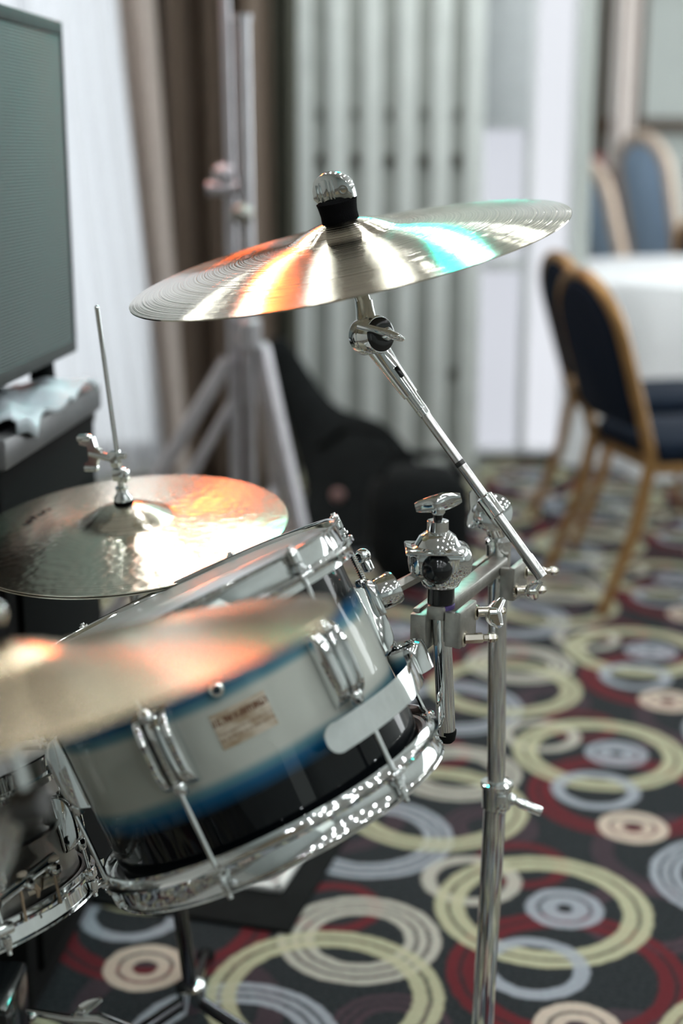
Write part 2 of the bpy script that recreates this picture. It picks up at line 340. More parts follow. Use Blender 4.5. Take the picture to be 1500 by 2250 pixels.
tag(drape('partition_shade', [(XY(560, 5.25), 5.3), (XY(655, 5.25), 5.3)], [(XY(560, 5.25), 5.3), (XY(650, 5.25), 5.3)], 2.9, .03, mat('shade_olive', (.055, .055, .04), .9, noise=.1), .03, 2.2),  # olive strip stands in for shade on the partition's left end
    'dark olive drape added as shade between the brown drape and the pale partition', 'curtain')
# right of the glazing: drape on the far wall, dado rail
tag(drape('cream_curtain', [(XY(1336, 9.5), 9.5), (XY(1392, 9.5), 9.5)], [(XY(1345, 9.5), 9.5), (XY(1384, 9.5), 9.5)], 2.95, .05, mat('cream_drape', (.80, .72, .68), .9, noise=.05), .02, 2),
    'narrow cream curtain in front of the far wall', 'curtain')
for a, b_, nm in ((1306, 1336, 'left edge'), (1392, 1410, 'right edge')):
    tag(drape('dark_curtain', [(XY(a, 9.55), 9.6), (XY(b_, 9.55), 9.6)], [(XY(a-4, 9.55), 9.6), (XY(b_+2, 9.55), 9.6)], 2.95, .05, mat('umber_drape', (.12, .085, .06), .9, noise=.1), .02, 1.5),
        'narrow dark brown curtain at the ' + nm + ' of the cream curtain', 'curtain')
MB().box((XY(1600, 10.9), 10.93, PY(1450, 275, 10.9).z), (3.4, .05, .10), bev=.01).make('trim_2', mat('dark_wood_trim', (.10, .07, .05), .5, noise=.2), None)['kind'] = 'structure'

# ================================================================== FAR FURNITURE
# sideboard with folded things, blurred at the far wall
sbx = XY(1300, 9.0); sb = thing('sideboard', 'dark brown wooden sideboard standing far back beside the bright window', 'sideboard', V(sbx, 9.2, 0))
wood_d = mat('dark_brown_wood', (.09, .055, .045), .5, noise=.25, nscale=12)
MB().box((.05, 0, .62), (.5, .4, 1.05), bev=.01).make('body', wood_d, sb)
for k in range(2):
    d = MB().box((-.07+.25*k, -.21, .6), (.22, .02, .9), bev=.006).make('door', wood_d, sb)
    MB().ball((.02+.07*k, -.235, .65), .012).make('knob', chrome_dull, d)
for x in (-.16, .26):
    for y in (-.15, .15): MB().box((x, y, .05), (.05, .05, .1), bev=.005).make('leg', wood_d, sb)
t = MB().box((0, 0, .04), (.22, .16, .08), bev=.02).make('folded_napkins', mat('dusty_red_cloth', (.22, .06, .06), .9, noise=.1), loc=(sbx-.02, 9.1, 1.148)); tag(t, 'dusty red folded cloth on top of the dark sideboard', 'cloth')

# round banquet table
TC = V(1.78, 6.15, 0); TR = .92
table = thing('banquet_table', 'round banquet table standing under a floor-length white cloth', 'table', TC)
MB().lathe([(0, .72), (TR-.03, .72), (TR-.02, .735), (TR-.03, .745), (0, .745)], 64).make('tabletop', wood_d, table)
for k in range(4):
    a = pi/4+k*pi/2; MB().tube((.5*cos(a), .5*sin(a), 0), (.5*cos(a), .5*sin(a), .72), .018).make('leg', chrome_dull, table)
cl = MB(); rows = []
for z, r, am in ((.752, .0, 0), (.752, TR-.04, 0), (.748, TR-.01, .002), (.70, TR+.012, .008), (.5, TR+.03, .03), (.25, TR+.045, .045), (.015, TR+.06, .055)):
    rows.append([V((r+am*sin(k*2*pi/160*16+.6*sin(k*.11)))*cos(k*2*pi/160), (r+am*sin(k*2*pi/160*16+.6*sin(k*.11)))*sin(k*2*pi/160), z) for k in range(160)])
cl.grid(rows, True); cl = cl.make('tablecloth', mat('white_linen', (.86, .87, .90), .9, noise=.02), loc=TC)
tag(cl, 'white linen cloth hanging to the floor over the round banquet table', 'tablecloth')

# banquet chairs, navy seat and back, gold-brown frame
gold = mat('gold_brown_metal', (.36, .20, .075), .38, .55, noise=.15, nscale=20)
navy = mat('navy_upholstery', (.005, .011, .024), .9, noise=.2, nscale=80, spec=.2)
pale_gold = mat('pale_beige_frame', (.66, .52, .42), .5, .1, noise=.1); pale_blue = mat('light_blue_pad', (.45, .60, .80), .8, noise=.1)
def make_chair(label, m_frame, m_pad, group='banquet chairs round the table', H=.92, cat='chair', FR=.018):
    # local: faces +x, origin on the floor under the seat centre
    t = thing('banquet_chair', label, cat, V(0, 0, 0), group)
    MB().box((0.02, 0, .45), (.42, .42, .06), bev=.025, seg=3).make('seat', m_pad, t)
    MB().box((0.02, 0, .405), (.40, .40, .03), bev=.006).make('seat_frame', m_frame, t)
    for s in (-1, 1):
        MB().path([(.20, s*.19, .41), (.205, s*.195, .2), (.23, s*.20, .005)], [.014, .013, .011], up=V(1, 0, 0)).make('leg', m_frame, t)
        MB().path([(-.20, s*.19, .43), (-.235, s*.195, .25), (-.33, s*.20, .005)], [.019, .018, .015], up=V(1, 0, 0)).make('leg', m_frame, t)
    # arched back frame
    pts = []
    for k in range(25):
        a = pi*k/24; pts.append((0, .19*cos(a)*1.0, .16*sin(a)))
    lean = lambda z: -.20 - (z-.43)*.30
    prof = [(lean(.40), .19, .40), (lean(.55), .195, .55), (lean(H-.17), .195, H-.17)]
    top = [(lean(H-.16+.16*sin(pi*k/16)), .195*cos(pi*k/16), H-.16+.16*sin(pi*k/16)) for k in range(17)]
    MB().path(prof[:3]+top[1:-1]+[(x, -y, z) for x, y, z in reversed(prof)], FR, n=10, up=V(1, 0, 0), sx=1.0, sy=1).make('back_frame', m_frame, t)
    wdt = .180; ol = [(-wdt, .53), (-wdt, H-.16)] + [(-wdt*cos(pi*k/16), H-.16+.145*sin(pi*k/16)) for k in range(1, 16)] + [(wdt, H-.16), (wdt, .53), (wdt*.8, .51), (-wdt*.8, .51)]
    zc_ = (.51+H)/2; rr = []
    for f, dx in ((.92, -.026), (1.0, -.014), (1.0, .016), (.92, .034)):
        rr.append([(lean(zc_+(z-zc_)*f)+dx, y*f, zc_+(z-zc_)*f) for y, z in ol])
    MB().grid([[V(*p) for p in r] for r in rr], True, True).make('backrest', m_pad, t)
    return t
def place(t, px, py, rz, label=None, group=None, z=0, sc=1):
    p = PF(px, py); t.location = (p.x, p.y, z); t.rotation_euler = (0, 0, rz); t.scale = (sc,)*3
    if label: t['label'] = label
    if group: t['group'] = group
    return t
chA = make_chair('navy banquet chair with gold-brown frame nearest the cymbal stand, facing the table', gold, navy)
place(chA, 1487, 1290, radians(14))
chB = place(copy_tree(chA), 1412, 1160, radians(12), 'second navy banquet chair, half hidden behind the nearest gold-framed one')
chE = place(copy_tree(chA), 1640, 880, radians(-95), 'navy banquet chair whose dark back just enters at the right edge above the cloth'); chE.location = (XY(1600, 7.4), 7.42, 0)
pale = make_chair('pale-framed chair with a light blue oval back behind the white table', pale_gold, pale_blue, H=1.12, FR=.036)
pale['group'] = 'pale chairs behind the table'
pale.location = (XY(1470, 7.6), 7.9, 0); pale.rotation_euler = (0, 0, radians(14)); pale.scale = (1, 1, 1.05)
p2 = copy_tree(pale); p2.location = (XY(1560, 8.3), 8.75, 0); p2.rotation_euler = (0, 0, radians(30)); p2.scale = (1, 1, 1.18); p2['label'] = 'pale tan high-backed chair between the blue-backed one and the right edge'
p3 = copy_tree(pale); p3.location = (XY(1660, 8.3), 8.1, 0); p3.rotation_euler = (0, 0, radians(38)); p3.scale = (1, 1, 1.18); p3['label'] = 'pale tan high-backed chair cut by the right edge of the picture'

# ================================================================== LIGHT STAND, BAG, AMPLIFIER
grey_metal = mat('grey_painted_steel', (.50, .48, .51), .35, .7, noise=.08)
LSY = 3.3
ls = thing('lighting_stand', 'tall grey steel tripod lighting stand in front of the brown curtain', 'light stand', V(PY(552, 900, LSY).x, LSY, 0)); ll = local(ls)
zj = PY(545, 745, LSY).z; cx = PY(548, 745, LSY).x; xl = PY(510, 745, LSY).x
MB().tube(ll((cx, LSY, zj-.15)), ll((cx-.004, LSY, PY(548, 44, LSY).z)), .0165).tube(ll((cx-.006, LSY, PY(548, 44, LSY).z)), ll((cx-.006, LSY, PY(548, 32, LSY).z)), .022).make('pole', grey_metal, ls)
MB().tube(ll((xl, LSY+.03, .25)), ll((xl-.0, LSY+.03, PY(512, 385, LSY).z)), .014).tube(ll((xl, LSY+.03, PY(512, 400, LSY).z)), ll((xl-.01, LSY+.03, 2.10)), .0115).make('upper_pole', grey_metal, ls)
MB().ball(ll((xl-.012, LSY+.01, PY(498, 385, LSY).z)), .026).tube(ll((xl-.05, LSY, PY(0, 415, LSY).z)), ll((xl+.02, LSY, PY(0, 415, LSY).z)), .016).make('clamp', grey_metal, ls)
MB().ball(ll((cx-.01, LSY-.02, PY(545, 470, LSY).z)), .025).make('knob', chrome_dull, ls)
MB().turned(ll((cx, LSY, zj-.03)), (0, 0, 1), [(.02, 0), (.028, .01), (.028, .07), (.02, .08)]).tube(ll((cx, LSY, zj)), ll((xl, LSY+.03, zj)), .012).make('collar', grey_metal, ls)
MB().turned(ll((cx, LSY, .26)), (0, 0, 1), [(.018, 0), (.026, .01), (.026, .05), (.018, .06)]).tube(ll((cx, LSY, .28)), ll((cx, LSY, zj)), .012).tube(ll((cx, LSY, .28)), ll((xl, LSY+.03, .28)), .01).make('collar', grey_metal, ls)
for fx, fy in ((PY(95, 1450, LSY).x, LSY-.1), (PY(745, 1480, LSY).x, LSY-.25), (PY(600, 1400, LSY).x, LSY+.7)):
    top = V(cx + (.03 if fx > cx else -.03), LSY, zj-.02); foot = V(fx, fy, .012)
    if fx < cx-.2: top = V(xl-.01, LSY, PY(515, 790, LSY).z)
    q = top.lerp(foot, .52); lg = MB().path([ll(top), ll(top.lerp(foot, .5)), ll(foot)], .0185, n=10).make('leg', grey_metal, ls)
    MB().path([ll((cx, LSY, .29)), ll(q)], .009, n=8).make('brace', grey_metal, ls)
    if fx < cx-.2: MB().path([ll(top+V(.01, .03, -.10)), ll(foot+V(.09, .03, .0))], .013, n=10).make('leg_rail', grey_metal, ls)
    MB().ball(ll(foot), .022, (1.2, 1.2, .8)).make('rubber_foot', black_rubber, lg)
# T-bar with coloured stage lamps on top of the stand
zt = 2.10
MB().tube(ll((-1.02, LSY+.03, zt)), ll((.40, LSY+.03, zt)), .016).make('cross_bar', grey_metal, ls)
def lamp(px_x, y, z, aim, col, es, label, r=.07):
    o = V(px_x, y, z); ax = (Vector(aim)-o).normalized(); t = thing('stage_lamp', label, 'stage light', frame(o, ax, V(1, 0, 0)), 'stage lamps on the cross bar')
    MB().lathe([(0, -.16), (r*.8, -.15), (r*1.05, -.08), (r*1.1, .03), (r*1.02, .03), (r*1.0, 0), (0, 0)], 32).make('housing', black_gloss, t)
    MB().lathe([(0, .004), (r*.96, .004), (r*.96, .001), (0, .001)], 32).make('lens', mat('lens_'+label.split()[0], (.1, .1, .1), .3, emit=col, es=es), t)
    MB().path([(r*1.15, 0, -.05), (r*1.25, -.10, -.04), (0, -.15, -.02), (-r*1.25, -.10, -.04), (-r*1.15, 0, -.05)], .006, n=8, sx=2.2, up=V(0, 0, 1)).make('yoke', black_gloss, t)
    return t
LAMPS = [
  (-.92, LSY+.0, zt-.20, (-.1, 1.5, .9), (1, .15, .03), 26, 'orange stage lamp at the left end of the cross bar'),
  (-.47, LSY+.0, zt-.17, (0, 1.5, 1.0), (1, .17, .035), 46, 'amber stage lamp just left of the lighting stand pole'),
  (.13, LSY+.0, zt-.15, (.1, 1.5, 1.0), (0, .80, .66), 80, 'teal stage lamp right of the lighting stand pole')]
LAMPS += [  # unseen lamps added for the orange reflections on the hi-hat
  (-.50, 4.85, 2.13, (-.3, 1.8, .85), (1, .16, .03), 34, 'orange lamp added out of view before the brown curtain to tint the hi-hat'),
  (-1.55, 4.85, 2.02, (-.5, 1.8, .85), (1, .16, .03), 34, 'orange lamp added out of view before the sheer curtain to tint the hi-hat')]
for a in LAMPS:
    t = lamp(*a, r=.09 if a[1] > 4 else .07)
    if a[1] > 4:
        f = local(t); MB().path([f((a[0], a[1]+.01, ZC)), f((a[0], a[1]+.01, a[2]+.10))], .012, n=12).make('drop_pipe', black_gloss, t)

# guitar bag leaning on the partition
nyl = mat('black_nylon', (.007, .0085, .009), .9, spec=.15, noise=.25, nscale=20, bump=.002, bscale=30)
bag = thing('guitar_bag', 'black soft instrument bag leaning against the folding partition', 'bag', V(XY(800, 4.6), 4.5, 0)); lb = local(bag)
mb = MB(); spine = [(PY(590, 745, 4.9), .055, .03), (PY(625, 800, 4.9), .06, .035), (PY(665, 880, 4.85), .07, .045), (PY(705, 960, 4.8), .11, .06), (PY(760, 1000, 4.7), .19, .08), (PY(800, 1080, 4.6), .225, .09), (PY(810, 1170, 4.5), .225, .09), (PY(820, 1250, 4.45), .22, .085), (PY(822, 1275, 4.42), .16, .06)]
rows = []
for k, (p, rx, ry) in enumerate(spine):
    a = spine[min(k+1, 8)][0] - spine[max(k-1, 0)][0]; a.normalize(); x = V(0, 1, 0).cross(a).normalized()*-1
    y = V(0, 1, .05).normalized(); p = p.copy(); p.z = max(p.z, .03)
    rows.append([lb(p + x*rx*cos(2*pi*i/28)*(1+.03*sin(5*i+k)) + y*ry*sin(2*pi*i/28)) for i in range(28)])
o = mb.grid(rows, True, True).make('body', nyl, bag); o.modifiers.new('sub', 'SUBSURF').levels = 1; o.modifiers['sub'].render_levels = 2
MB().path([lb(PY(700, 985, 4.6)), lb(PY(760, 940, 4.5)), lb(PY(850, 950, 4.45)), lb(PY(905, 1040, 4.4)), lb(PY(915, 1150, 4.38))], .02, sx=.4, n=10).make('strap', nyl, bag)
MB().ball(lb(PY(742, 1088, 4.48)), .022, (1, .5, 1)).make('badge', mat('dull_pink_patch', (.30, .17, .16), .6), bag)
lug_bag = thing('gear_bag', 'black rounded gear bag on the carpet beside the instrument bag', 'bag', V(.23, 4.1, 0))
mb = MB(); mb.box((0, 0, .17), (.30, .30, .34), bev=.10, seg=4).make('body', nyl, lug_bag)
MB().path([(-.12, -.1, .33), (-.08, -.1, .40), (.08, -.1, .40), (.12, -.1, .33)], .012, n=8).make('handle', nyl, lug_bag)

# amplifier head/combo on a tall black cabinet
cr = PY(205, 830, 2.30); dirv = V(-.10, -1, 0).normalized(); nrm = V(1, -.10, 0).normalized()
m = Matrix((-dirv, -nrm, V(0, 0, 1))).transposed().to_4x4()      # x along the face (away), y into the box
ang = Matrix.Translation(V(cr.x, cr.y, 0)) @ m
cab = thing('speaker_cabinet', 'tall black speaker cabinet standing behind the hi-hat', 'speaker', ang)
Lc = .47; cz = cr.z
vinyl = mat('black_vinyl', (.004, .0045, .0045), .9, spec=.15, noise=.3, nscale=120, bump=.0006, bscale=700)
MB().box((-Lc/2, .30, cz/2), (Lc, .60, cz-.03), bev=.012).make('body', vinyl, cab)
MB().box((-Lc/2, .003, cz-.03), (Lc+.01, .03, .045), bev=.008).box((.0, .05, cz-.04), (.02, .10, .07), bev=.008).make('edge_trim', mat('grey_edge_trim', (.14, .14, .145), .4, .3, noise=.1), cab)
for x in (-Lc+.06, -.06):
    for y in (.06, .54): MB().turned((x, y, 0), (0, 0, 1), [(.02, 0), (.025, .008), (.022, .02)]).make('foot', black_rubber, cab)
MB().box((-Lc/2, -.004, cz*.45), (Lc-.08, .01, cz*.75), bev=.003).make('grille', mat('black_grille', (.004, .0045, .0045), .95, spec=.1, noise=.4, nscale=300), cab)
# combo on top
cb = P(163, 772, 2.28); zb, ztop = cb.z, PY(126, 48, cb.y).z
cmb = thing('guitar_amplifier', 'guitar amplifier with silver-grey grille cloth and black trim on the black cabinet', 'amplifier', Matrix.Translation(V(cb.x, cb.y, zb)) @ m)
ha = ztop-zb
gm = mat('silver_grille_cloth', (.115, .135, .14), .7, noise=.1, nscale=60)
nt = gm.node_tree; tc = nt.nodes.new('ShaderNodeTexCoord'); wv = nt.nodes.new('ShaderNodeTexWave'); wv.bands_direction = 'Z'; wv.inputs['Scale'].default_value = 70; wv.inputs['Distortion'].default_value = 1.2; wv.inputs['Detail Scale'].default_value = 2
nt.links.new(tc.outputs['Object'], wv.inputs['Vector']); bp = nt.nodes.new('ShaderNodeBump'); bp.inputs['Distance'].default_value = .002; nt.links.new(wv.outputs[0], bp.inputs['Height']); nt.links.new(bp.outputs[0], nt.nodes['Principled BSDF'].inputs['Normal'])
rp = nt.nodes.new('ShaderNodeValToRGB'); rp.color_ramp.elements[0].color = (.10, .12, .12, 1); rp.color_ramp.elements[1].color = (.15, .175, .175, 1); nt.links.new(wv.outputs[0], rp.inputs[0]); nt.links.new(rp.outputs[0], nt.nodes['Principled BSDF'].inputs['Base Color'])
MB().box((-Lc/2, .14, ha/2), (Lc, .26, ha), bev=.014, seg=3).make('body', vinyl, cmb)
MB().box((-Lc/2, .003, ha/2), (Lc-.01, .010, ha-.03), bev=.002).make('grille_cloth', gm, cmb)
MB().box((-.003, .004, ha/2), (.006, .018, ha), bev=.002).box((-Lc/2, .004, ha-.010), (Lc, .018, .020), bev=.003).box((-Lc/2, .004, .010), (Lc, .018, .020), bev=.003).box((-Lc+.005, .004, ha/2), (.011, .026, ha), bev=.003).make('front_frame', mat('charcoal_vinyl', (.022, .025, .025), .7, noise=.2), cmb)
for x in (-Lc+.05, -.045):
    for y in (.04, .22): MB().turned((x, y, cz-zb), (0, 0, 1), [(.016, .0), (.02, .01), (.018, zb-cz+.001)]).make('foot', black_rubber, cmb)
MB().path([(-Lc/2-.1, .13, ha), (-Lc/2-.08, .13, ha+.03), (-Lc/2+.08, .13, ha+.03), (-Lc/2+.1, .13, ha)], .01, sx=1.6, n=10).make('handle', black_rubber, cmb)
# crumpled pale cloth on the cabinet edge
mb = MB(); rows = []
for j in range(15):
    u = j/14; row = []
    for i in range(40):
        s = i/39; x = -.44+.38*s; y = .10 - .125*u; z = cz + .006 + .010*sin(9*s+2*u)*cos(7*u+3*s)+.006*sin(23*s)
        if y < -.012: z -= (-.012-y)*(1.1+.9*sin(6*s+.7)); y = -.018-.006*sin(14*s)
        row.append(V(x, y, z))
    rows.append(row)
mb.grid(rows, False); clo = mb.make('folded_cloth', mat('pale_blue_cloth', (.72, .80, .86), .55, noise=.08)); clo.matrix_world = ang; clo.modifiers.new('s', 'SOLIDIFY').thickness = .004
tag(clo, 'crumpled pale blue cloth lying over the top edge of the black cabinet', 'cloth')

# ================================================================== CYMBALS
def cymbal(name, label, cat_group, o, n, R, bell_r, bell_h, bow_h, m, logo=None, thick=.0014):
    prof = [];  K = 44
    for k in range(K+1):
        r = .006 + (R-.006)*k/K
        if r < bell_r: z = bow_h + bell_h*(1-(r/bell_r)**2.2)
        else: z = bow_h*(1-((r-bell_r)/(R-bell_r))**1.35)
        prof.append([r, z])
    # soften the bell's foot
    rad = [p[0] for p in prof]; zz = [p[1] for p in prof]
    for _ in range(2): zz = [zz[0]]+[(zz[i-1]+2*zz[i]+zz[i+1])/4 for i in range(1, K)]+[zz[K]]
    t = thing(name, label, 'cymbal', frame(o, n, V(1, 0, 0)), cat_group)
    top = list(zip(rad, zz)); bot = [(r, z-thick) for r, z in reversed(top)]
    mb = MB(); mb.lathe(top+bot+[top[0]], 144); b = mb.make('bronze', m, t, angle=60)
    return t, zz[0]
# --- ride
ride_c = P(764, 560, 1.60)
vd = (V(0, 0, CAM_H)-ride_c).normalized()
def tilt_normal(px, py, ux, uy, ratio):          # normal whose picture direction is (ux,uy) and whose disc shows with that axis ratio
    v = -ray(px, py).normalized(); best = None; u = V(ux, uy, 0).normalized()
    for k in range(-600, 601):
        c = k/1000; n = camdir(u.x*sqrt(1-c*c), u.y*sqrt(1-c*c), c)
        e = abs(n.dot(v)-ratio)
        if best is None or e < best[0]: best = (e, n)
    return best[1]
n_ride = tilt_normal(764, 560, -.223, .975, .158)
ride, zb_ = cymbal('ride_cymbal', 'large bronze ride cymbal tilted on the boom arm, catching teal and orange light', None, ride_c, n_ride, .252, .062, .017, .024, ride_m)
print('ride bell z', zb_)
# --- crash, out of focus in front
n_cr = tilt_normal(-5, 1528, -.259, .966, .120)
crash, zb_c = cymbal('crash_cymbal', 'golden crash cymbal blurred in the foreground over the drum', None, P(-5, 1528, .925), n_cr, .2285, .055, .016, .018, crash_m)
# --- hi-hat pair
n_hat = tilt_normal(290, 1171, -.08, .997, .352)
hat_c = P(280, 1163, 1.78)
hat, zb_h = cymbal('hi_hat_cymbal', 'hammered bronze top hi-hat cymbal with a dark stamped mark', 'hi-hat pair', hat_c, n_hat, .2015, .056, .022, .0135, hat_m)
hat2, _ = cymbal('hi_hat_cymbal', 'bottom hi-hat cymbal, a thin gold rim under the top one', 'hi-hat pair', hat_c, n_hat, .2015, .056, .022, .0135, hat_m)
hat2.matrix_world = frame(hat_c - n_hat*.0045, -n_hat, V(1, 0, 0))

# lathe marks: two stamped dark logos on the ride and the hat as thin ink ovals
def ink(parent, R0, a0, a1, z_of, wdt, name='stamped_mark'):
    mb = MB(); rng = random.Random(3)
    n = 9
    for k in range(n):
        a = a0+(a1-a0)*(k+.5)/n; rr = R0+rng.uniform(-.3, .3)*wdt; s = rng.uniform(.35, .6)*abs(a1-a0)/n; L = rng.uniform(.3, .8)*wdt
        pts = []
        for q in range(8):
            b_ = 2*pi*q/8; r = rr+L*cos(b_)*.5; aa = a+s*sin(b_); pts.append(V(r*cos(aa), r*sin(aa), z_of(r)+.0004))
        mb.bm.faces.new([mb.bm.verts.new(p) for p in pts])
    return mb.make(name, mat('stamp_ink', (.01, .01, .01), .5), parent, smooth=False)
ink(hat, .135, radians(146), radians(172), lambda r: .0135*(1-((r-.056)/(.1455))**1.35), .016)
ink(ride, .115, radians(152), radians(182), lambda r: .024*(1-((r-.062)/(.19))**1.35), .016)

# ================================================================== RIDE STAND
def wing(mb, c, axis, across, span, r, m=None, thick=.004):      # a cast wing nut: hub and two rounded ears
    axis = Vector(axis).normalized(); across = Vector(across).normalized(); c = Vector(c)
    side = axis.cross(across)
    mb.turned(c-axis*r*.7, axis, [(r*.8, 0), (r, .15*r), (r*.9, 1.3*r), (r*.6, 1.6*r)], 16)
    for s in (-1, 1):
        rows = []
        for k in range(9):
            f = k/8; p = c + across*(s*span*f) + axis*(span*.28*f*f)
            hgt = r*(.75+.75*sin(pi*min(1, f*.62+.3))) if f < .97 else r*.55
            th = thick*(1-.35*f)
            rows.append([p + axis*hgt*cos(2*pi*i/12) + side*th*sin(2*pi*i/12) for i in range(12)])
        mb.grid(rows, True, True)
    return mb
SX, SY = P(1090, 1400, 1.70).x, None
pt = P(1092, 1400, 1.70); pb = PY(1087, 2200, pt.y-.003)
stand = thing('cymbal_stand', 'chrome boom stand holding the tilted ride cymbal, vertical pole at right', 'cymbal stand', V(pt.x-.004, pt.y, 0)); sl = local(stand)
def on_pole(py):
    f = (py-1400)/800; return pt.lerp(pb, f) if False else PY(1092 - 5*f, py, pt.y)
zc = on_pole(1730)
MB().tube(sl(on_pole(1725)), sl((pt.x-.008, pt.y, .03)), .0139).make('lower_tube', chrome, stand)
MB().tube(sl(on_pole(1180)), sl(on_pole(1730)), .0111).make('upper_tube', chrome, stand)
ax = V(0, 0, 1)
MB().turned(sl(on_pole(1778)), ax, [(.0142, 0), (.0178, .004), (.0180, .030), (.0200, .0315), (.0200, .036), (.0135, .0375)], 32).box(sl(on_pole(1735))+V(.004, -.016, -.008), (.012, .012, .022), bev=.003).make('height_collar', chrome, stand)
cc = on_pole(1742); wd = (P(1166, 1764, 1.72)-P(1105, 1738, 1.72)).normalized()
MB().turned(sl(cc)+wd*.014, wd, [(.006, 0), (.0075, .002), (.0075, .010), (.0050, .012), (.0062, .020), (.0066, .044), (.0055, .046)], 16).make('wing_screw', chrome, stand)
MB().lathe([(0, 0), (.13, 0), (.13, .008), (.125, .012), (.03, .022), (.018, .045), (0, .045)], 64).make('base', chrome, stand)
# the big upper sleeve and the boom clamp
MB().turned(sl(on_pole(1266)), ax, [(.0115, 0), (.0145, .004), (.0148, .040), (.0166, .041), (.0166, .0455), (.0110, .049), (.010, .058)], 32).make('sleeve', chrome, stand)
bc = P(1080, 1128, 1.64)
side = camdir(-.15, .1, 1)
mb = MB(); mb.turned(sl(bc+camdir(0, 0, -1)*.026), camdir(.12, 0.05, 1), [(.015, 0), (.0215, .003), (.0225, .010), (.0190, .0125), (.0225, .015), (.0220, .024), (.014, .028)], 32)
mb.path([sl(on_pole(1200)), sl(on_pole(1175)), sl(bc+V(0, .01, -.01))], [.0095, .0115, .013], n=16).make('boom_clamp', chrome, stand)
b0 = P(836, 775, 1.585); b1 = P(1190, 1268, 1.575)
bd = (b1-b0).normalized()
def bp_(px): f = (px-836)/(1190-836); return b0.lerp(b1, f)
MB().tube(sl(bp_(850)), sl(bp_(934)), .0078, .0070).make('boom_sleeve', chrome, stand)
MB().tube(sl(bp_(925)), sl(bp_(1165)), .0058).tube(sl(bp_(1158)), sl(bp_(1190)), .0067, .0066).tube(sl(bp_(925)), sl(bp_(936)), .0072, .006).make('boom_tube', chrome_dull if False else mat('satin_chrome', (.62, .61, .60), .2, 1, noise=.05), stand)
MB().turned(sl(bp_(1010))-bd*.002, bd, [(.0058, 0), (.0061, .001), (.0061, .005), (.0058, .006)], 16).make('memory_ring', mat('dark_joint', (.06, .06, .06), .3, .8), stand)
# ratchet clamp parts around the boom at the crossing
MB().turned(sl(bp_(1078))-bd*.014, bd, [(.0066, 0), (.0098, .002), (.0098, .026), (.0066, .028)], 20).turned(sl(bp_(1078)+camdir(0, 0, -1)*.014), camdir(0, 0, 1), [(.008, 0), (.008, .02), (.004, .022)], 16).make('boom_sleeve', chrome, stand)
wm = MB(); wing(wm, sl(P(1050, 1120, 1.655)), camdir(-.8, .1, -.3), camdir(.1, 1, 0), .022, .007, thick=.003); wm.make('wing_screw', chrome, stand)
# tilter
tc_ = P(825, 736, 1.575)
tax = camdir(.62, -.03, .78)                       # axle of the tilter, seen as the black face
MB().turned(sl(tc_-tax*.026), tax, [(.012, 0), (.0200, .003), (.0212, .006), (.0212, .0165), (.0204, .0172), (.0204, .0182), (.0212, .019), (.0212, .033), (.0198, .035)], 40).make('tilter', chrome, stand)
MB().turned(sl(tc_+tax*.0085), tax, [(.0185, 0), (.0190, .0015), (.016, .0035), (.009, .0042)], 40).make('tilter_cover', black_gloss, stand)
wm = MB(); wc = tc_+tax*.020; al = camdir(.93, -.25, -.25)
wm.turned(sl(wc-tax*.010), tax, [(.0065, 0), (.0072, .003), (.0072, .012), (.0055, .0145)], 20)
wm.path([sl(wc+tax*.002-al*.033-tax*.006), sl(wc-al*.018), sl(wc), sl(wc+al*.010), sl(wc+al*.020-tax*.004)], [.0050, .0058, .0070, .0062, .0042], n=12, sx=.75, sy=1.2)
wm.make('tilter_key', chrome, stand)
MB().turned(sl(wc+tax*.0040), tax, [(.0040, 0), (.0042, .0008), (.003, .0015)], 6).make('hex_bolt', nickel, stand)
# neck down from the cymbal into the tilter
top_hub = ride_c + n_ride*zb_
neck0 = ride_c + n_ride*(zb_-.012)
nk = P(800, 668, 1.59)
MB().tube(sl(ride_c - n_ride*.002), sl(nk+(nk-ride_c).normalized()*.004), .0088).make('neck', chrome, stand)
dn = (tc_-nk).normalized()
A0 = tc_-tax*.0115; dn2 = (A0-nk).normalized()
MB().path([sl(nk-dn2*.002), sl(nk+dn2*.008), sl(nk+dn2*.018), sl(A0-dn2*.012)], [.0100, .0104, .0118, .0150], n=24).make('tilter_arm', chrome, stand)
MB().path([sl(A0+bd*.012), sl(A0.lerp(bp_(862), .6)), sl(bp_(862)), sl(bp_(903))], [.0135, .0120, .0108, .0092], n=24).make('tilter_arm', chrome, stand)
MB().box((0, 0, 0), (.0055, .003, .014), frame(sl(bp_(872))+camdir(.2, .3, 1)*.0102, bd, camdir(.9, .4, 0)), bev=.0012).make('slot', black_gloss, stand)
MB().tube(sl(neck0), sl(top_hub+n_ride*.040), .0035).make('threaded_rod', nickel, stand)
# felt and wing nut over the bell
MB().turned(sl(top_hub-n_ride*.004), n_ride, [(.0195, 0), (.0212, .003), (.0208, .010), (.0220, .019), (.0232, .0240), (.018, .0262)], 40).make('felt', black_felt, stand)
fm = frame(sl(top_hub+n_ride*.031), n_ride, camdir(1, .05, .35))
mb = MB(); rows = []
ol = [(.0240*cos(pi*k/24), -.007+.029*sin(pi*k/24)**.72+.0022*cos(pi*k/24)*-1) for k in range(25)] + [(-.018, -.012), (-.008, -.0125), (.008, -.0125), (.018, -.012)]
for y, f in ((-.0105, .84), (-.0090, .95), (-.005, 1), (.005, 1), (.0090, .95), (.0105, .84)): rows.append([fm @ V(x*f, y, .004+(z-.004)*f) for x, z in ol])
mb.grid(rows, True, True)
for x, hh in ((-.0165, .018), (-.0125, .022), (-.0005, .026), (.0030, .026)): mb.box((x, -.0112, .002), (.0016, .003, hh), fm, bev=.0006)
mb.box((-.006, -.0112, .003), (.0060, .0016, .025), fm, bev=.0006)
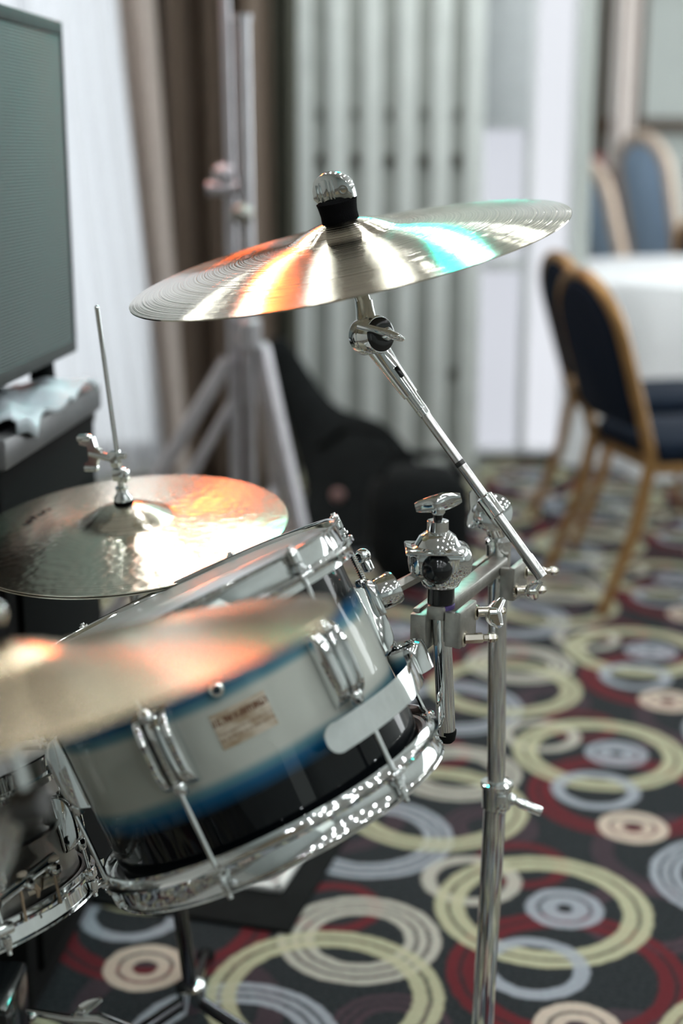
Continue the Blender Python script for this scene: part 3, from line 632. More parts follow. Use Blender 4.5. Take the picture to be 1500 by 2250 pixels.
mb.ring([(.0038, -.001), (.0058, -.001), (.0058, .003), (.0038, .003)], n=20, m=fm @ Matrix.Translation((.0145, -.0100, .001)) @ Matrix.Rotation(pi/2, 4, 'X'))
mb.make('wing_nut', chrome, stand)

# ================================================================== MULTICLAMP + TOM HOLDER
q0 = P(972, 1345, 1.50); q1 = P(1090, 1290, 1.66); zr = (q0.z+q1.z)/2; q0.z = q1.z = zr
rx = (q1-q0).normalized(); ry = V(0, 0, 1).cross(rx).normalized()     # ry points away from camera
clamp = thing('multi_clamp', 'dull steel multi clamp joining the drum holder post to the cymbal stand pole', 'clamp', frame(q0, V(0, 0, 1), rx))
Lr = (q1-q0).length
MB().box((Lr*.5-.005, .0, .016), (Lr+.035, .020, .016), bev=.003).box((-.008, .017, -.006), (.040, .018, .040), bev=.002).make('rail', chrome_dull, clamp)
for k in range(4): pass
def jaw(x, s, dx):
    j = MB().box((x, -.024, 0), (.050, .008, .040), bev=.002).box((x-.022, -.018, 0), (.008, .016, .038), bev=.002).make('jaw_plate', chrome_dull, clamp)
    MB().box((x, .022, 0), (.048, .008, .036), bev=.002).make('jaw_plate', chrome_dull, clamp)
    return j
jaw(.004, 1, 0); jaw(Lr+.006, 1, 0)
bolts = [(-.008, -.012, .034), (.030, .006, .028), (Lr-.012, -.008, .034), (Lr+.026, .004, .038)]
for k, (x, z, L) in enumerate(bolts):
    bdv = V(.55, -.83, 0).normalized()
    p = V(x, -.028, z)
    b = MB().turned(p, bdv, [(.0055, 0), (.0055, L*.55), (.0038, L*.6), (.0038, L*.78)], 6 if k == 0 else 16).turned(p+bdv*L*.75, bdv, [(.0052, 0), (.0055, .001), (.0055, .006), (.003, .010)], 6)
    b.make('bolt', nickel, clamp)
    MB().turned(p-bdv*.001, V(0, -1, 0), [(.0085, 0), (.0085, .0015), (.006, .002)], 20).make('washer', nickel, clamp)
wm = MB(); wing(wm, V(.034, -.045, .006), V(.3, -.95, .1), V(.9, .25, .35), .024, .006, thick=.0028); wm.make('wing_nut', chrome, clamp)
wm = MB(); wing(wm, V(Lr-.010, -.046, -.006), V(.5, -.85, 0), V(.6, .3, -.72), .020, .006, thick=.0028); wm.make('wing_nut', chrome, clamp)
# holder
hp = P(967, 1300, 1.49); ppost = P(975, 1400, 1.50)
hold = thing('tom_holder', 'chrome ball-joint drum holder with wing key and a short hanging post', 'drum holder', V(ppost.x, ppost.y, 0)); hl = local(hold)
def post(py): return PY(967 + 14*(py-1300)/320, py, ppost.y)
MB().tube(hl(post(1335)), hl(post(1612)), .0098, n=32).make('post', chrome, hold)
MB().turned(hl(post(1630)), V(0, 0, 1), [(.0060, 0), (.0088, .003), (.0101, .011), (.0101, .014)], 32).make('rubber_tip', black_rubber, hold)
MB().turned(hl(post(1325)), V(0, 0, 1), [(.0125, 0), (.0142, .001), (.0142, .026), (.0125, .028)], 32).make('neck', black_gloss, hold)
MB().turned(hl(post(1336)), V(0, 0, 1), [(.0118, 0), (.0146, .001), (.0146, .0050), (.0125, .006)], 32).make('purple_ring', mat('purple_plastic', (.07, .045, .16), .4), hold)
hc = post(1240)
mb = MB(); hz = hl(hc)
# ball housing: rounded body with an opening towards the drum
mb.box(hz+V(.001, .006, .004), (.066, .046, .034), bev=.012, seg=4).box(hz+V(-.006, -.004, .0185), (.060, .048, .004), bev=.0018)
mb.turned(hz+V(.002, 0, -.020), V(0, 0, 1), [(.012, -.006), (.019, -.002), (.0225, .006), (.024, .018), (.025, .030)], 40)
mb.make('ball_housing', chrome, hold)
MB().turned(hz+V(-.002, 0, .018), V(0, 0, 1), [(.028, 0), (.029, .002), (.024, .004), (.019, .013), (.0115, .0185)], 40).turned(hz+V(-.002, 0, .034), V(0, 0, 1), [(.0085, 0), (.0112, .001), (.0112, .013), (.0085, .014)], 32).make('cap', chrome, hold)
MB().tube(hz+V(-.002, 0, .046), hz+V(-.002, 0, .056), .0048).make('key_stem', black_gloss, hold)
fm = frame(hz+V(-.002, 0, .066), V(-.25, -.1, .96), V(1, -.1, .25))
mb = MB(); mb.turned(hz+V(-.002, 0, .054), V(0, 0, 1), [(.006, 0), (.0072, .002), (.0078, .008), (.006, .011)], 20)
rows = []
for k in range(15):
    f = k/14; x = -.024+.048*f; hgt = .0048+.0052*sin(pi*f)**.7*(1 if f > .5 else .8); th = .0032+.0050*math.exp(-((f-.45)/.2)**2)
    rows.append([fm @ V(x, th*cos(2*pi*i/16), hgt*sin(2*pi*i/16)) for i in range(16)])
mb.grid(rows, True, True)
mb.make('wing_key', chrome, hold)
ballc = hz+V(-.003, -.016, .000)
MB().ball(ballc, .0165, u=28, v=18).make('ball', black_gloss, hold)

# ================================================================== TOM DRUM
n_tom = tilt_normal(586, 1728, -.42, .907, .214)
c_low = P(586, 1728, 1.447)
HT = .2182
c_top = c_low + n_tom*HT
xt = V(1, 0, 0); mt = frame(c_top, n_tom, xt)
print('tom top px check', c_top, n_tom)
# phi measured from local x (right), camera side is -y
RS = .165
shell_m = bpy.data.materials.new('blue_silver_lacquer'); shell_m.use_nodes = True
nt = shell_m.node_tree; b = nt.nodes['Principled BSDF']; tc = nt.nodes.new('ShaderNodeTexCoord'); sx = nt.nodes.new('ShaderNodeSeparateXYZ'); nt.links.new(tc.outputs['Object'], sx.inputs[0])
ns = nt.nodes.new('ShaderNodeTexNoise'); ns.inputs['Scale'].default_value = 7; nt.links.new(tc.outputs['Object'], ns.inputs['Vector'])
ad = nt.nodes.new('ShaderNodeMath'); ad.operation = 'MULTIPLY_ADD'; ad.inputs[1].default_value = .006; nt.links.new(ns.outputs['Fac'], ad.inputs[0]); nt.links.new(sx.outputs[2], ad.inputs[2])
mr = nt.nodes.new('ShaderNodeMapRange'); mr.inputs['From Min'].default_value = -.226; mr.inputs['From Max'].default_value = -.026; nt.links.new(ad.outputs[0], mr.inputs['Value'])
rp = nt.nodes.new('ShaderNodeValToRGB'); cr_ = rp.color_ramp; nt.links.new(mr.outputs[0], rp.inputs[0])
while len(cr_.elements) > 1: cr_.elements.remove(cr_.elements[-1])
nv = (.001, .002, .003); bl = (.004, .075, .17); sv = (.46, .48, .43)
for k, (p_, c) in enumerate([(0, nv), (.22, nv), (.285, bl), (.33, (.10, .22, .26)), (.37, sv), (.66, sv), (.695, (.10, .22, .26)), (.74, bl), (.81, nv), (1, nv)]):
    e = cr_.elements[0] if k == 0 else cr_.elements.new(p_); e.position = p_; e.color = (*c, 1)
nt.links.new(rp.outputs[0], b.inputs['Base Color']); b.inputs['Roughness'].default_value = .4; b.inputs['Metallic'].default_value = .0; b.inputs['Specular IOR Level'].default_value = .05
b.inputs['Coat Weight'].default_value = .55; b.inputs['Coat Roughness'].default_value = .03
def hoop(sgn, z0, R=RS):       # z0: lip plane; body runs towards -sgn
    s = -sgn
    pr = [(R+.0150, z0), (R+.0165, z0+s*.0008), (R+.0160, z0+s*.0022), (R+.0128, z0+s*.0032), (R+.0118, z0+s*.0050), (R+.0118, z0+s*.0215), (R+.0175, z0+s*.0228), (R+.0205, z0+s*.0238), (R+.0212, z0+s*.0258), (R+.0180, z0+s*.0272), (R+.0160, z0+s*.029), (R+.0160, z0+s*.0370),
          (R+.0138, z0+s*.0370), (R+.0138, z0+s*.0262), (R+.0095, z0+s*.0250), (R+.0095, z0+s*.0035), (R+.0115, z0+s*.0005)]
    return pr
def tension_rod(mb, R, phi, z0, z1, r=.0026, rr=.0165):
    p = V((R+rr)*cos(phi), (R+rr)*sin(phi), 0); mb.tube(p+V(0, 0, z0), p+V(0, 0, z1), r, n=10)
    return p
def drum_lug(t, R, phi, zc, hl_=.039, name='lug'):
    m = Matrix.Rotation(phi, 4, 'Z') @ Matrix.Translation((R, 0, zc))    # x outwards, y tangent, z axial
    mb = MB(); mb.box((.001, 0, 0), (.003, .036, 2*hl_-.004), m, bev=.0012)
    def arch(y0, hw, h, e=2.6, g=.62, rim=.90):
        S_ = [-1+2*k/22 for k in range(23)]
        rows = []
        for dy, f in ((-hw, rim-.06), (-hw*.82, rim+.03), (-hw*.5, 1), (hw*.5, 1), (hw*.82, rim+.03), (hw, rim-.06)):
            o_ = [(h*f*max(0, 1-abs(a)**e)**g, a*hl_*(.97+.03*f)) for a in S_]
            rows.append([m @ V(x, y0+dy, z) for x, z in o_])
        mb.grid(rows, True, True)
    arch(-.0135, .0042, .0190, 3.4, .5); arch(.0135, .0042, .0190, 3.4, .5); arch(0, .0070, .0145, 4, .5); arch(0, .0035, .0200, 4, .5, .96)
    for s in (-1, 1): mb.turned(m @ V(.0125, 0, s*(hl_-.008)), V(0, 0, s), [(.0065, 0), (.0072, .002), (.0062, .010), (.0045, .012)], 16)
    return mb.make(name, chrome, t)
tom = thing('tom_drum', 'blue and silver lacquered tom drum with chrome hoops, tilted in the centre', 'drum', mt)
MB().ring([(RS, -.0085), (RS, -.229), (RS-.006, -.231), (RS-.006, -.0075)], n=144).make('shell', shell_m, tom)
th = MB().ring(hoop(1, 0), n=144).make('hoop', chrome, tom, angle=50)
bh = MB().ring(hoop(-1, -.255), n=144).make('hoop', chrome, tom, angle=50)
MB().lathe([(0, -.0042), (RS-.002, -.0042), (RS+.003, -.0065), (RS+.0085, -.018), (RS+.0085, -.030), (RS+.005, -.030), (RS+.004, -.009), (RS-.002, -.0056), (0, -.0056)], 128).make('batter_head', head_mat, tom)
MB().lathe([(0, -.241), (RS-.004, -.241), (RS+.001, -.2385), (RS+.0085, -.235), (RS+.0085, -.226), (RS+.005, -.226), (RS+.002, -.237), (0, -.2398)], 128).make('resonant_head', head_mat, tom)
PH = [radians(a) for a in (14, -43, -104, -165, 135, 75)]
for ph in PH:
    drum_lug(tom, RS, ph, -.113)
    mb = MB(); p = tension_rod(mb, RS, ph, -.075, .004); m = Matrix.Rotation(ph, 4, 'Z')
    mb.turned(p+V(0, 0, -.0215), V(0, 0, 1), [(.0055, 0), (.0066, .001), (.0066, .003), (.005, .0035), (.005, .0065), (.0028, .0075)], 16)
    mb.box((RS+.0165, 0, -.0060), (.0082, .0082, .016), m, bev=.0015); mb.make('tension_rod', chrome, tom)
    mb = MB(); p = tension_rod(mb, RS, ph, -.150, -.258)
    mb.turned(p+V(0, 0, -.2345), V(0, 0, -1), [(.0055, 0), (.0066, .001), (.0066, .003), (.005, .0035), (.005, .0065), (.0028, .0075)], 16)
    mb.box((RS+.0165, 0, -.248), (.0062, .0062, .013), m, bev=.0012); mb.make('tension_rod', chrome, tom)
    for z in (-.026, -.229): MB().box((RS+.0178, 0, z), (.013, .017, .0055), m, bev=.002).make('hoop_ear', chrome, tom)
# paper badge on the front of the shell
bm_ = bpy.data.materials.new('paper_badge'); bm_.use_nodes = True; nt = bm_.node_tree; b = nt.nodes['Principled BSDF']; N = nt.nodes.new; L = nt.links.new
uvn = N('ShaderNodeUVMap'); sx = N('ShaderNodeSeparateXYZ'); L(uvn.outputs[0], sx.inputs[0])
mp = N('ShaderNodeMapping'); mp.inputs['Scale'].default_value = (9, 1.2, 1); L(uvn.outputs[0], mp.inputs[0])
n1 = N('ShaderNodeTexNoise'); n1.inputs['Scale'].default_value = 4; L(mp.outputs[0], n1.inputs['Vector'])
r1 = N('ShaderNodeValToRGB'); L(sx.outputs[1], r1.inputs[0]); e = r1.color_ramp.elements; e[0].color = (0, 0, 0, 1); e[1].color = (0, 0, 0, 1)
for p_, v in ((.62, 0), (.66, 1), (.82, 1), (.86, 0)): q = r1.color_ramp.elements.new(p_); q.color = (v, v, v, 1)
for p_, v in ((.20, 0), (.22, .5), (.27, .5), (.30, 0), (.36, 0), (.38, .4), (.43, .4), (.46, 0)): q = r1.color_ramp.elements.new(p_); q.color = (v, v, v, 1)
st = N('ShaderNodeMath'); st.operation = 'GREATER_THAN'; st.inputs[1].default_value = .46; L(n1.outputs[0], st.inputs[0])
mu = N('ShaderNodeMath'); mu.operation = 'MULTIPLY'; L(r1.outputs[0], mu.inputs[0]); L(st.outputs[0], mu.inputs[1])
n2 = N('ShaderNodeTexNoise'); n2.inputs['Scale'].default_value = 2.2; L(uvn.outputs[0], n2.inputs['Vector'])
r2 = N('ShaderNodeValToRGB'); L(n2.outputs[0], r2.inputs[0]); r2.color_ramp.elements[0].color = (.30, .21, .12, 1); r2.color_ramp.elements[1].color = (.55, .48, .38, 1); r2.color_ramp.elements[0].position = .35; r2.color_ramp.elements[1].position = .6
mx = N('ShaderNodeMix'); mx.data_type = 'RGBA'; L(mu.outputs[0], mx.inputs['Factor']); L(r2.outputs[0], mx.inputs['A']); mx.inputs['B'].default_value = (.13, .055, .02, 1)
L(mx.outputs['Result'], b.inputs['Base Color']); b.inputs['Roughness'].default_value = .4; b.inputs['Coat Weight'].default_value = .6
bmh = bmesh.new(); uvl = bmh.loops.layers.uv.new('UVMap'); a0, a1, za, zb2 = radians(-88), radians(-69), -.136, -.102
grid = [[bmh.verts.new(((RS+.0006)*cos(a0+(a1-a0)*i/12), (RS+.0006)*sin(a0+(a1-a0)*i/12), za+(zb2-za)*j)) for i in range(13)] for j in (0, 1)]
for i in range(12):
    if i == 0 or i == 1:
        pass
    f = bmh.faces.new((grid[0][i], grid[0][i+1], grid[1][i+1], grid[1][i]))
    for lp_, (u, v) in zip(f.loops, ((i/12, 0), ((i+1)/12, 0), ((i+1)/12, 1), (i/12, 1))): lp_[uvl].uv = (u, v)
me = bpy.data.meshes.new('badge'); bmh.to_mesh(me); bmh.free(); me.materials.append(bm_); o = bpy.data.objects.new('badge', me); C.objects.link(o); o.parent = tom; o['label'] = 'worn cream paper badge with brown print'
m = Matrix.Rotation(radians(-82), 4, 'Z') @ Matrix.Translation((RS, 0, -.082)) @ Matrix.Rotation(pi/2, 4, 'Y')
MB().lathe([(.0085, 0), (.0085, .002), (.006, .006), (.0035, .0075), (.0028, .004)], 24, m).make('air_vent', chrome, tom)
# holder bar hugging the shell, with its rubber cup
RB = RS+.023
o = MB().ring([(RB, -.156), (RB+.003, -.155), (RB+.0035, -.169), (RB+.003, -.183), (RB, -.182)], radians(-57), radians(16), 40).make('mount_bar', chrome, tom, angle=60)
mcap = Matrix.Rotation(radians(-57), 4, 'Z') @ Matrix.Translation((RB+.0015, 0, -.169)) @ Matrix.Rotation(pi/2, 4, 'Y')
MB().lathe([(0, -.0016), (.0140, -.0016), (.0142, .0016), (0, .002)], 32, mcap).make('mount_bar', chrome, tom)
pc = V((RB+.000)*cos(radians(10)), (RB+.000)*sin(radians(10)), 0)
MB().ring([(.0125, -.180), (.0205, -.182), (.0215, -.158), (.0205, -.152), (.0165, -.150), (.0140, -.153)], n=48, m=Matrix.Translation(pc)).make('mount_cup', chrome, tom)
MB().ring([(.0040, -.170), (.0150, -.176), (.0155, -.156), (.0120, -.153), (.0085, -.157), (.0060, -.153), (.0040, -.156)], n=40, m=Matrix.Translation(pc)).make('rubber_grommet', black_gloss, tom)
# bracket taking the holder's hexagonal arm
it = mt.inverted(); br = it @ P(846, 1300, 1.47)
bo = V(br.x, br.y, 0).normalized()
armdir_w = (P(930, 1258, 1.485) - P(850, 1300, 1.475)).normalized(); ad_l = it.to_3x3() @ armdir_w
MB().turned(br-ad_l*.012, ad_l, [(.012, 0), (.0165, .002), (.0175, .006), (.0178, .022), (.0165, .025), (.010, .026)], 36).box((0, 0, 0), (.010, .026, .040), frame(br-ad_l*.014, V(0, 0, 1), bo), bev=.003).make('mount_bracket', chrome, tom)
wl = it @ P(797, 1222, 1.50)
MB().ball(wl, .0085, (1, .8, 1)).turned(wl, V(0, 0, -1), [(.004, 0), (.006, .008), (.006, .016), (.004, .018)], 16).make('bracket_knob', chrome, tom)
sp = MB(); p = V((RS+.0165)*cos(PH[0]), (RS+.0165)*sin(PH[0]), 0)
sp.path([p+V(.0034*cos(k*.9), .0034*sin(k*.9), -.045-k*.00035) for k in range(84)], .0005, n=5).make('rod_thread', nickel, tom)
# arm from bracket to ball (belongs to the holder)
MB().turned(hl(P(858, 1297, 1.476)), (hz+hold.location - P(858, 1297, 1.476)) if False else (hl(P(934, 1257, 1.485))-hl(P(858, 1297, 1.476))), [(.0068, 0), (.0068, (P(934, 1257, 1.485)-P(858, 1297, 1.476)).length+.004)], 6).make('hex_arm', chrome_dull, hold, smooth=False)

# ================================================================== SNARE DRUM
RN = .1778
c_sn_low = P(-178, 2048, 1.50)
n_sn = tilt_normal(-173, 2030, -.26, .966, .215)
HS = .146
ms = frame(c_sn_low + n_sn*HS, n_sn, V(1, 0, 0)); imS = ms.inverted()
steel = mat('brushed_steel_shell', (.36, .35, .33), .3, 1, noise=.1, nscale=14)
sn = thing('snare_drum', 'steel snare drum with chrome hoops at the lower left, tilted', 'drum', ms)
zl = -HS
MB().ring([(RN, -.012), (RN, -.060), (RN+.003, -.064), (RN+.003, -.070), (RN, -.074), (RN, -.133), (RN-.002, -.133), (RN-.002, -.012)], n=144).make('shell', steel, sn, angle=50)
def hoop2(s, z0, R): return [(R+.011, z0), (R+.0145, z0+s*.001), (R+.0140, z0+s*.003), (R+.0100, z0+s*.004), (R+.0095, z0+s*.017), (R+.0150, z0+s*.0185), (R+.0158, z0+s*.021), (R+.0125, z0+s*.0225), (R+.0125, z0+s*.027), (R+.0105, z0+s*.027), (R+.0100, z0+s*.021), (R+.0075, z0+s*.0195), (R+.0075, z0+s*.002)]
MB().ring(hoop2(-1, .006, RN), n=144).make('hoop', chrome, sn, angle=50)
MB().ring(hoop2(1, zl-.006, RN), n=144).make('hoop', chrome, sn, angle=50)
MB().lathe([(0, -.006), (RN, -.006), (RN+.0065, -.014), (RN+.0065, -.020), (RN+.003, -.020), (RN, -.009), (0, -.007)], 128).make('batter_head', head_mat, sn)
MB().lathe([(0, zl+.008), (RN, zl+.008), (RN+.0065, zl+.014), (RN+.0065, zl+.020), (RN+.003, zl+.020), (RN, zl+.010), (0, zl+.009)], 128).make('snare_head', head_mat, sn)
for k in range(8):
    ph = radians(-2+45*k); m = Matrix.Rotation(ph, 4, 'Z')
    drum_lug(sn, RN, ph, -.071, .030)
    mb = MB(); p = tension_rod(mb, RN, ph, -.045, .008, .0024, .0145); mb.turned(p+V(0, 0, -.010), V(0, 0, 1), [(.004, 0), (.0055, .001), (.005, .008), (.003, .012)], 12)
    MB().tube(p+V(0, 0, -.1), p+V(0, 0, zl-.010), .0024, n=10).turned(p+V(0, 0, zl+.008), V(0, 0, -1), [(.004, 0), (.0055, .001), (.005, .008), (.003, .014)], 12).make('tension_rod', chrome, sn)
    mb.make('tension_rod', chrome, sn)
    for dz in (-.015, zl+.015): MB().box((RN+.0150, 0, dz), (.011, .020, .012), m, bev=.003).make('hoop_claw', chrome, sn)
# strainer plate with two round screws and the cords
def snp(px, py, d): return imS @ P(px, py, d)
def on_shell(px, py, rad):     # where the sight line through a pixel meets a cylinder round the snare axis
    o_ = imS @ V(0, 0, CAM_H); d_ = (imS.to_3x3() @ ray(px, py)); a = d_.x**2+d_.y**2; b__ = 2*(o_.x*d_.x+o_.y*d_.y); c_ = o_.x**2+o_.y**2-rad*rad
    D = b__*b__-4*a*c_; t_ = (-b__-sqrt(max(0, D)))/(2*a); return o_+d_*t_
pA = on_shell(40, 1945, RN+.012); pB = on_shell(118, 1885, RN+.012)
outA = V(pA.x, pA.y, 0).normalized(); outB = V(pB.x, pB.y, 0).normalized()
mb = MB(); mb.path([pA-outA*.0-(pB-pA)*.6, pA, pA.lerp(pB, .5), pB], [.0075, .0065, .0055, .0065], n=14, sx=1, sy=1)
for p_, o_, r_ in ((on_shell(64, 1943, RN+.016), outA, .0065), (on_shell(122, 1910, RN+.016), outB, .0068)): mb.turned(p_-o_*.006, o_, [(r_*.7, 0), (r_, .002), (r_, .006), (r_*.7, .010), (.001, .011)], 20)
mb.make('snare_butt_plate', chrome, sn)
MB().box((0, 0, 0), (.003, .050, .022), frame(on_shell(85, 1935, RN+.001), V(0, 0, 1), outA), bev=.0015).make('back_plate', nickel, sn)
cord = mat('tan_cord', (.40, .30, .20), .8)
for (xa, ya, xb, yb) in ((45, 1953, 58, 2025), (118, 1918, 134, 1985)):
    MB().path([on_shell(xa, ya, RN+.014), on_shell((xa+xb)/2, (ya+yb)/2, RN+.015), on_shell(xb, yb, RN+.016)], .0016, n=8).make('snare_cord', cord, sn)
for (xa, ya) in ((48, 1925), (118, 1890)):
    MB().ball(on_shell(xa, ya-4, RN+.018), .004, (1.4, 1.2, .8)).make('cord_knot', mat('cream_plastic', (.55, .48, .38), .5), sn)
MB().path([on_shell(72, 1945, RN+.012), on_shell(84, 1955, RN+.014), on_shell(84, 1972, RN+.013)], [.0035, .003, .0015], n=8).make('cord_end', cord, sn)

# snare stand below, with its wing screw
zb0 = PF(-173, 2250, .2)
ssl = thing('snare_stand', 'chrome stand under the snare drum, with a wing screw at the bottom left', 'drum stand', V(c_sn_low.x, c_sn_low.y+.03, 0)); q = local(ssl)
ctr = c_sn_low - n_sn*.055
MB().tube(q((ctr.x, ctr.y, .12)), q(ctr), .0125).make('pole', chrome, ssl)
MB().ball(q(ctr), .018).make('basket_joint', chrome, ssl)
for a in (20, 140, 260):
    e_ = ms @ V((RN+.022)*cos(radians(a)), (RN+.022)*sin(radians(a)), zl-.014); e2 = ms @ V((RN+.022)*cos(radians(a)), (RN+.022)*sin(radians(a)), zl+.010)
    MB().path([q(ctr), q(ctr.lerp(e_, .5)), q(e_), q(e2)], .005, n=10).make('basket_arm', chrome, ssl)
legp = [P(60, 2212, 1.85), P(150, 2232, 1.83), P(230, 2245, 1.80), P(330, 2290, 1.74)]
hub = V(ctr.x, ctr.y, .16)
MB().turned(q(hub), V(0, 0, 1), [(.014, -.03), (.02, -.025), (.02, .03), (.014, .035)], 24).make('collar', chrome, ssl)
for a in (95, 200, 300):
    f_ = V(ctr.x+.22*cos(radians(a)), ctr.y+.22*sin(radians(a)), .012)
    lg = MB().path([q(hub), q(hub.lerp(f_, .5)), q(f_)], .009, n=12).make('leg', chrome, ssl)
    MB().ball(q(f_), .016, (1, 1, .75)).make('rubber_foot', black_rubber, lg)
# pedal beam with wing screw in the bottom left corner
ped = thing('hi_hat_pedal', 'black pedal block with a chrome beam and wing screw at the bottom left corner', 'pedal', V(P(60, 2240, 1.80).x, P(60, 2240, 1.80).y, 0)); q = local(ped)
pz = P(20, 2215, 1.80)
MB().box(q(V(pz.x-.03, pz.y, .115)), (.085, .12, .215), bev=.008).make('pedal_block', black_gloss, ped)
MB().path([q(P(60, 2222, 1.80)), q(P(150, 2238, 1.79)), q(P(220, 2240, 1.775)), q(P(320, 2275, 1.74))], [.006, .007, .010, .008], n=14, sx=.8).make('beam', chrome, ped)
wm = MB(); wing(wm, q(P(180, 2222, 1.78)), camdir(1, -.15, .2), camdir(.62, .75, .2), .026, .0065, thick=.0035); wm.make('wing_screw', chrome, ped)
MB().ball(q(P(70, 2234, 1.79)), .006).make('bolt', chrome, ped)

# ================================================================== HI-HAT STAND
hs0 = hat_c - n_hat*.72
hst = thing('hi_hat_stand', 'chrome hi-hat stand, its thin pull rod and clutch rising through the pair', 'cymbal stand', V(hs0.x, hs0.y, 0)); q = local(hst)
def hz_(h): return hat_c + n_hat*h
MB().tube(q(hz_(-.58)), q(hz_(.282)), .0029, n=14).ball(q(hz_(.282)), .0031).make('pull_rod', chrome, hst)
bz = zb_h
MB().turned(q(hz_(bz-.002)), n_hat, [(.0112, 0), (.0122, .002), (.0118, .006), (.010, .0065)], 28).make('felt', black_felt, hst)
MB().turned(q(hz_(bz+.004)), n_hat, [(.0115, 0), (.0112, .004), (.0070, .009), (.0066, .014), (.0080, .0150), (.0080, .017), (.0044, .0185), (.0044, .032)], 28).make('clutch_collar', chrome, hst)
cm = frame(q(hz_(bz+.044)), n_hat, camdir(1, 0, .4))
MB().box((-.001, 0, -.006), (.014, .014, .016), cm, bev=.002).box((.0085, 0, -.008), (.006, .012, .016), cm, bev=.002).box((-.003, 0, .014), (.011, .012, .022), cm, bev=.002).tube(cm @ V(-.012, 0, .018), cm @ V(.012, 0, .018), .004).make('clutch', chrome, hst)
wcn = q(P(197, 995, 1.755)); 
mb = MB(); mb.tube(wcn, cm @ V(-.008, 0, .014), .0048)
wf = frame(wcn, n_hat, camdir(1, 0, .25))
ol = [(-.010, .022), (.008, .020), (.010, .009), (.016, .004), (.016, -.004), (.010, -.009), (.008, -.020), (-.006, -.023), (-.008, -.013), (-.001, -.009), (-.001, .009), (-.011, .012)]
mb.grid([[wf @ V(x, y_, z) for x, z in ol] for y_ in (-.004, .004)], True, True)
mb.box((-.004, 0, .0195), (.018, .012, .008), wf, bev=.0025).box((-.0, 0, -.0195), (.018, .012, .008), wf, bev=.0025)
mb.make('clutch_wing', chrome, hst)
MB().turned(q(hz_(-.026)), n_hat, [(.010, 0), (.019, .004), (.019, .008), (.008, .010)], 28).make('seat_cup', black_rubber, hst)
MB().tube(q(hz_(-.42)), q(hz_(-.02)), .0085).make('upper_tube', chrome, hst)
MB().tube(q(hz_(-.735)), q(hz_(-.40)), .0105).turned(q(hz_(-.395)), n_hat, [(.0125, 0), (.016, .003), (.016, .03), (.0125, .034)], 24).make('lower_tube', mat('shaded_chrome', (.10, .10, .11), .15, 1, noise=.1), hst)  # chrome darkened in colour for the dark surroundings it mirrors
hb = hz_(-.72)
MB().turned(q(hb), n_hat, [(.013, -.02), (.020, -.015), (.021, .02), (.013, .024)], 24).make('hub', chrome, hst)
for a in (90, 215, 330):
    f_ = V(hb.x+.20*cos(radians(a)), hb.y+.20*sin(radians(a)), .012)
    lg = MB().path([q(hb), q(hb.lerp(f_, .5)), q(f_)], .0085, n=12, sx=1.2).make('leg', mat('shaded_chrome'), hst)
    MB().ball(q(f_), .015, (1, 1, .78)).make('rubber_foot', black_rubber, lg)
print('hat hub z', hb)

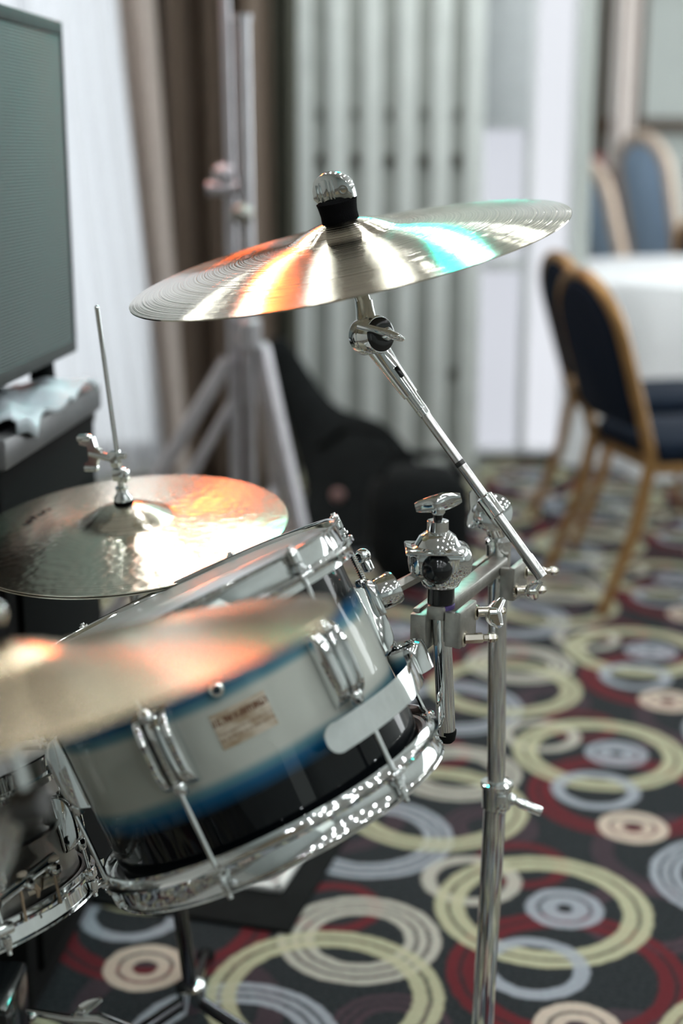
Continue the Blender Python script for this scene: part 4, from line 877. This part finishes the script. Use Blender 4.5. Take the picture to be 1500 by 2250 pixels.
# ================================================================== CRASH STAND
k0 = P(-5, 1528, .925)
k1 = k0 - n_cr*.075
cst = thing('cymbal_stand', 'blurred chrome stand of the foreground crash cymbal at the left edge', 'cymbal stand', V(k1.x-.10, k1.y-.02, 0)); q = local(cst)
MB().tube(q(k0+n_cr*.055), q(k1), .0045).make('neck', chrome, cst)
MB().turned(q(k0+n_cr*(zb_c)), n_cr, [(.016, 0), (.018, .003), (.016, .012), (.01, .014)], 24).make('felt', black_felt, cst)
wm = MB(); wing(wm, q(k0+n_cr*(zb_c+.018)), n_cr, V(1, 0, 0), .02, .006); wm.make('wing_nut', chrome, cst)
MB().turned(q(k1-camdir(1, .2, .25)*.012), camdir(1, .2, .25), [(.010, 0), (.0120, .003), (.0125, .020), (.010, .024)], 28).make('tilter', mat('dark_tilter', (.12, .12, .12), .4, .8), cst)
e_ = V(k1.x-.10, k1.y-.02, .62)
MB().path([q(k1), q(P(30, 1790, .95)), q(P(0, 1890, .97)), q(e_)], [.009, .0085, .008, .010], n=14).make('boom_tube', chrome, cst)
MB().tube(q(e_+V(0, 0, .02)), q((e_.x, e_.y, .22)), .0125).make('pole', chrome, cst)
for a in (100, 220, 340):
    f_ = V(e_.x+.3*cos(radians(a)), e_.y+.3*sin(radians(a)), .012); h_ = V(e_.x, e_.y, .26)
    lg = MB().path([q(h_), q(h_.lerp(f_, .5)), q(f_)], .009, n=12).make('leg', chrome, cst); MB().ball(q(f_), .015, (1, 1, .78)).make('rubber_foot', black_rubber, lg)

# ================================================================== things on the carpet under the tom
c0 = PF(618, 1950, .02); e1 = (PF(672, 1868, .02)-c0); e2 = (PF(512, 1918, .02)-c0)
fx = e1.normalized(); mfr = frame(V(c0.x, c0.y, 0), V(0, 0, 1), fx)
mat_b = thing('shadow_mat', 'black mat laid as the shadow on the carpet beneath the tom drum', 'mat', mfr)
MB().box((.10, .20, .004), (.42, .50, .008), bev=.003).make('sheet', black_rubber, mat_b)  # black sheet put in as the tom's shadow on the carpet
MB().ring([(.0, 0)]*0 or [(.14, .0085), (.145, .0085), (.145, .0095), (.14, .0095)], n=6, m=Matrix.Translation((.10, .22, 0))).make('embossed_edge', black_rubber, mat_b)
fr = thing('plastic_frame', 'white plastic frame lying on the shadow mat under the tom drum', 'frame', mfr)
W1, W2 = .24, .30; w_ = .018
white_pl = mat('white_plastic', (.72, .72, .70), .4, noise=.03)
for nm_, c, s in (('side', (W1/2, w_/2, .014), (W1, w_, .012)), ('side', (w_/2, W2/2, .014), (w_, W2, .012)), ('side', (W1/2, W2-w_/2, .014), (W1, w_, .012)), ('side', (W1-w_/2, W2/2, .014), (w_, W2, .012))):
    MB().box(c, s, bev=.004).make(nm_, white_pl, fr)
MB().box((W1/2, W2/2, .0105), (W1-.02, W2-.02, .003)).make('panel', mat('grey_panel', (.20, .19, .19), .3, noise=.2, nscale=8), fr)
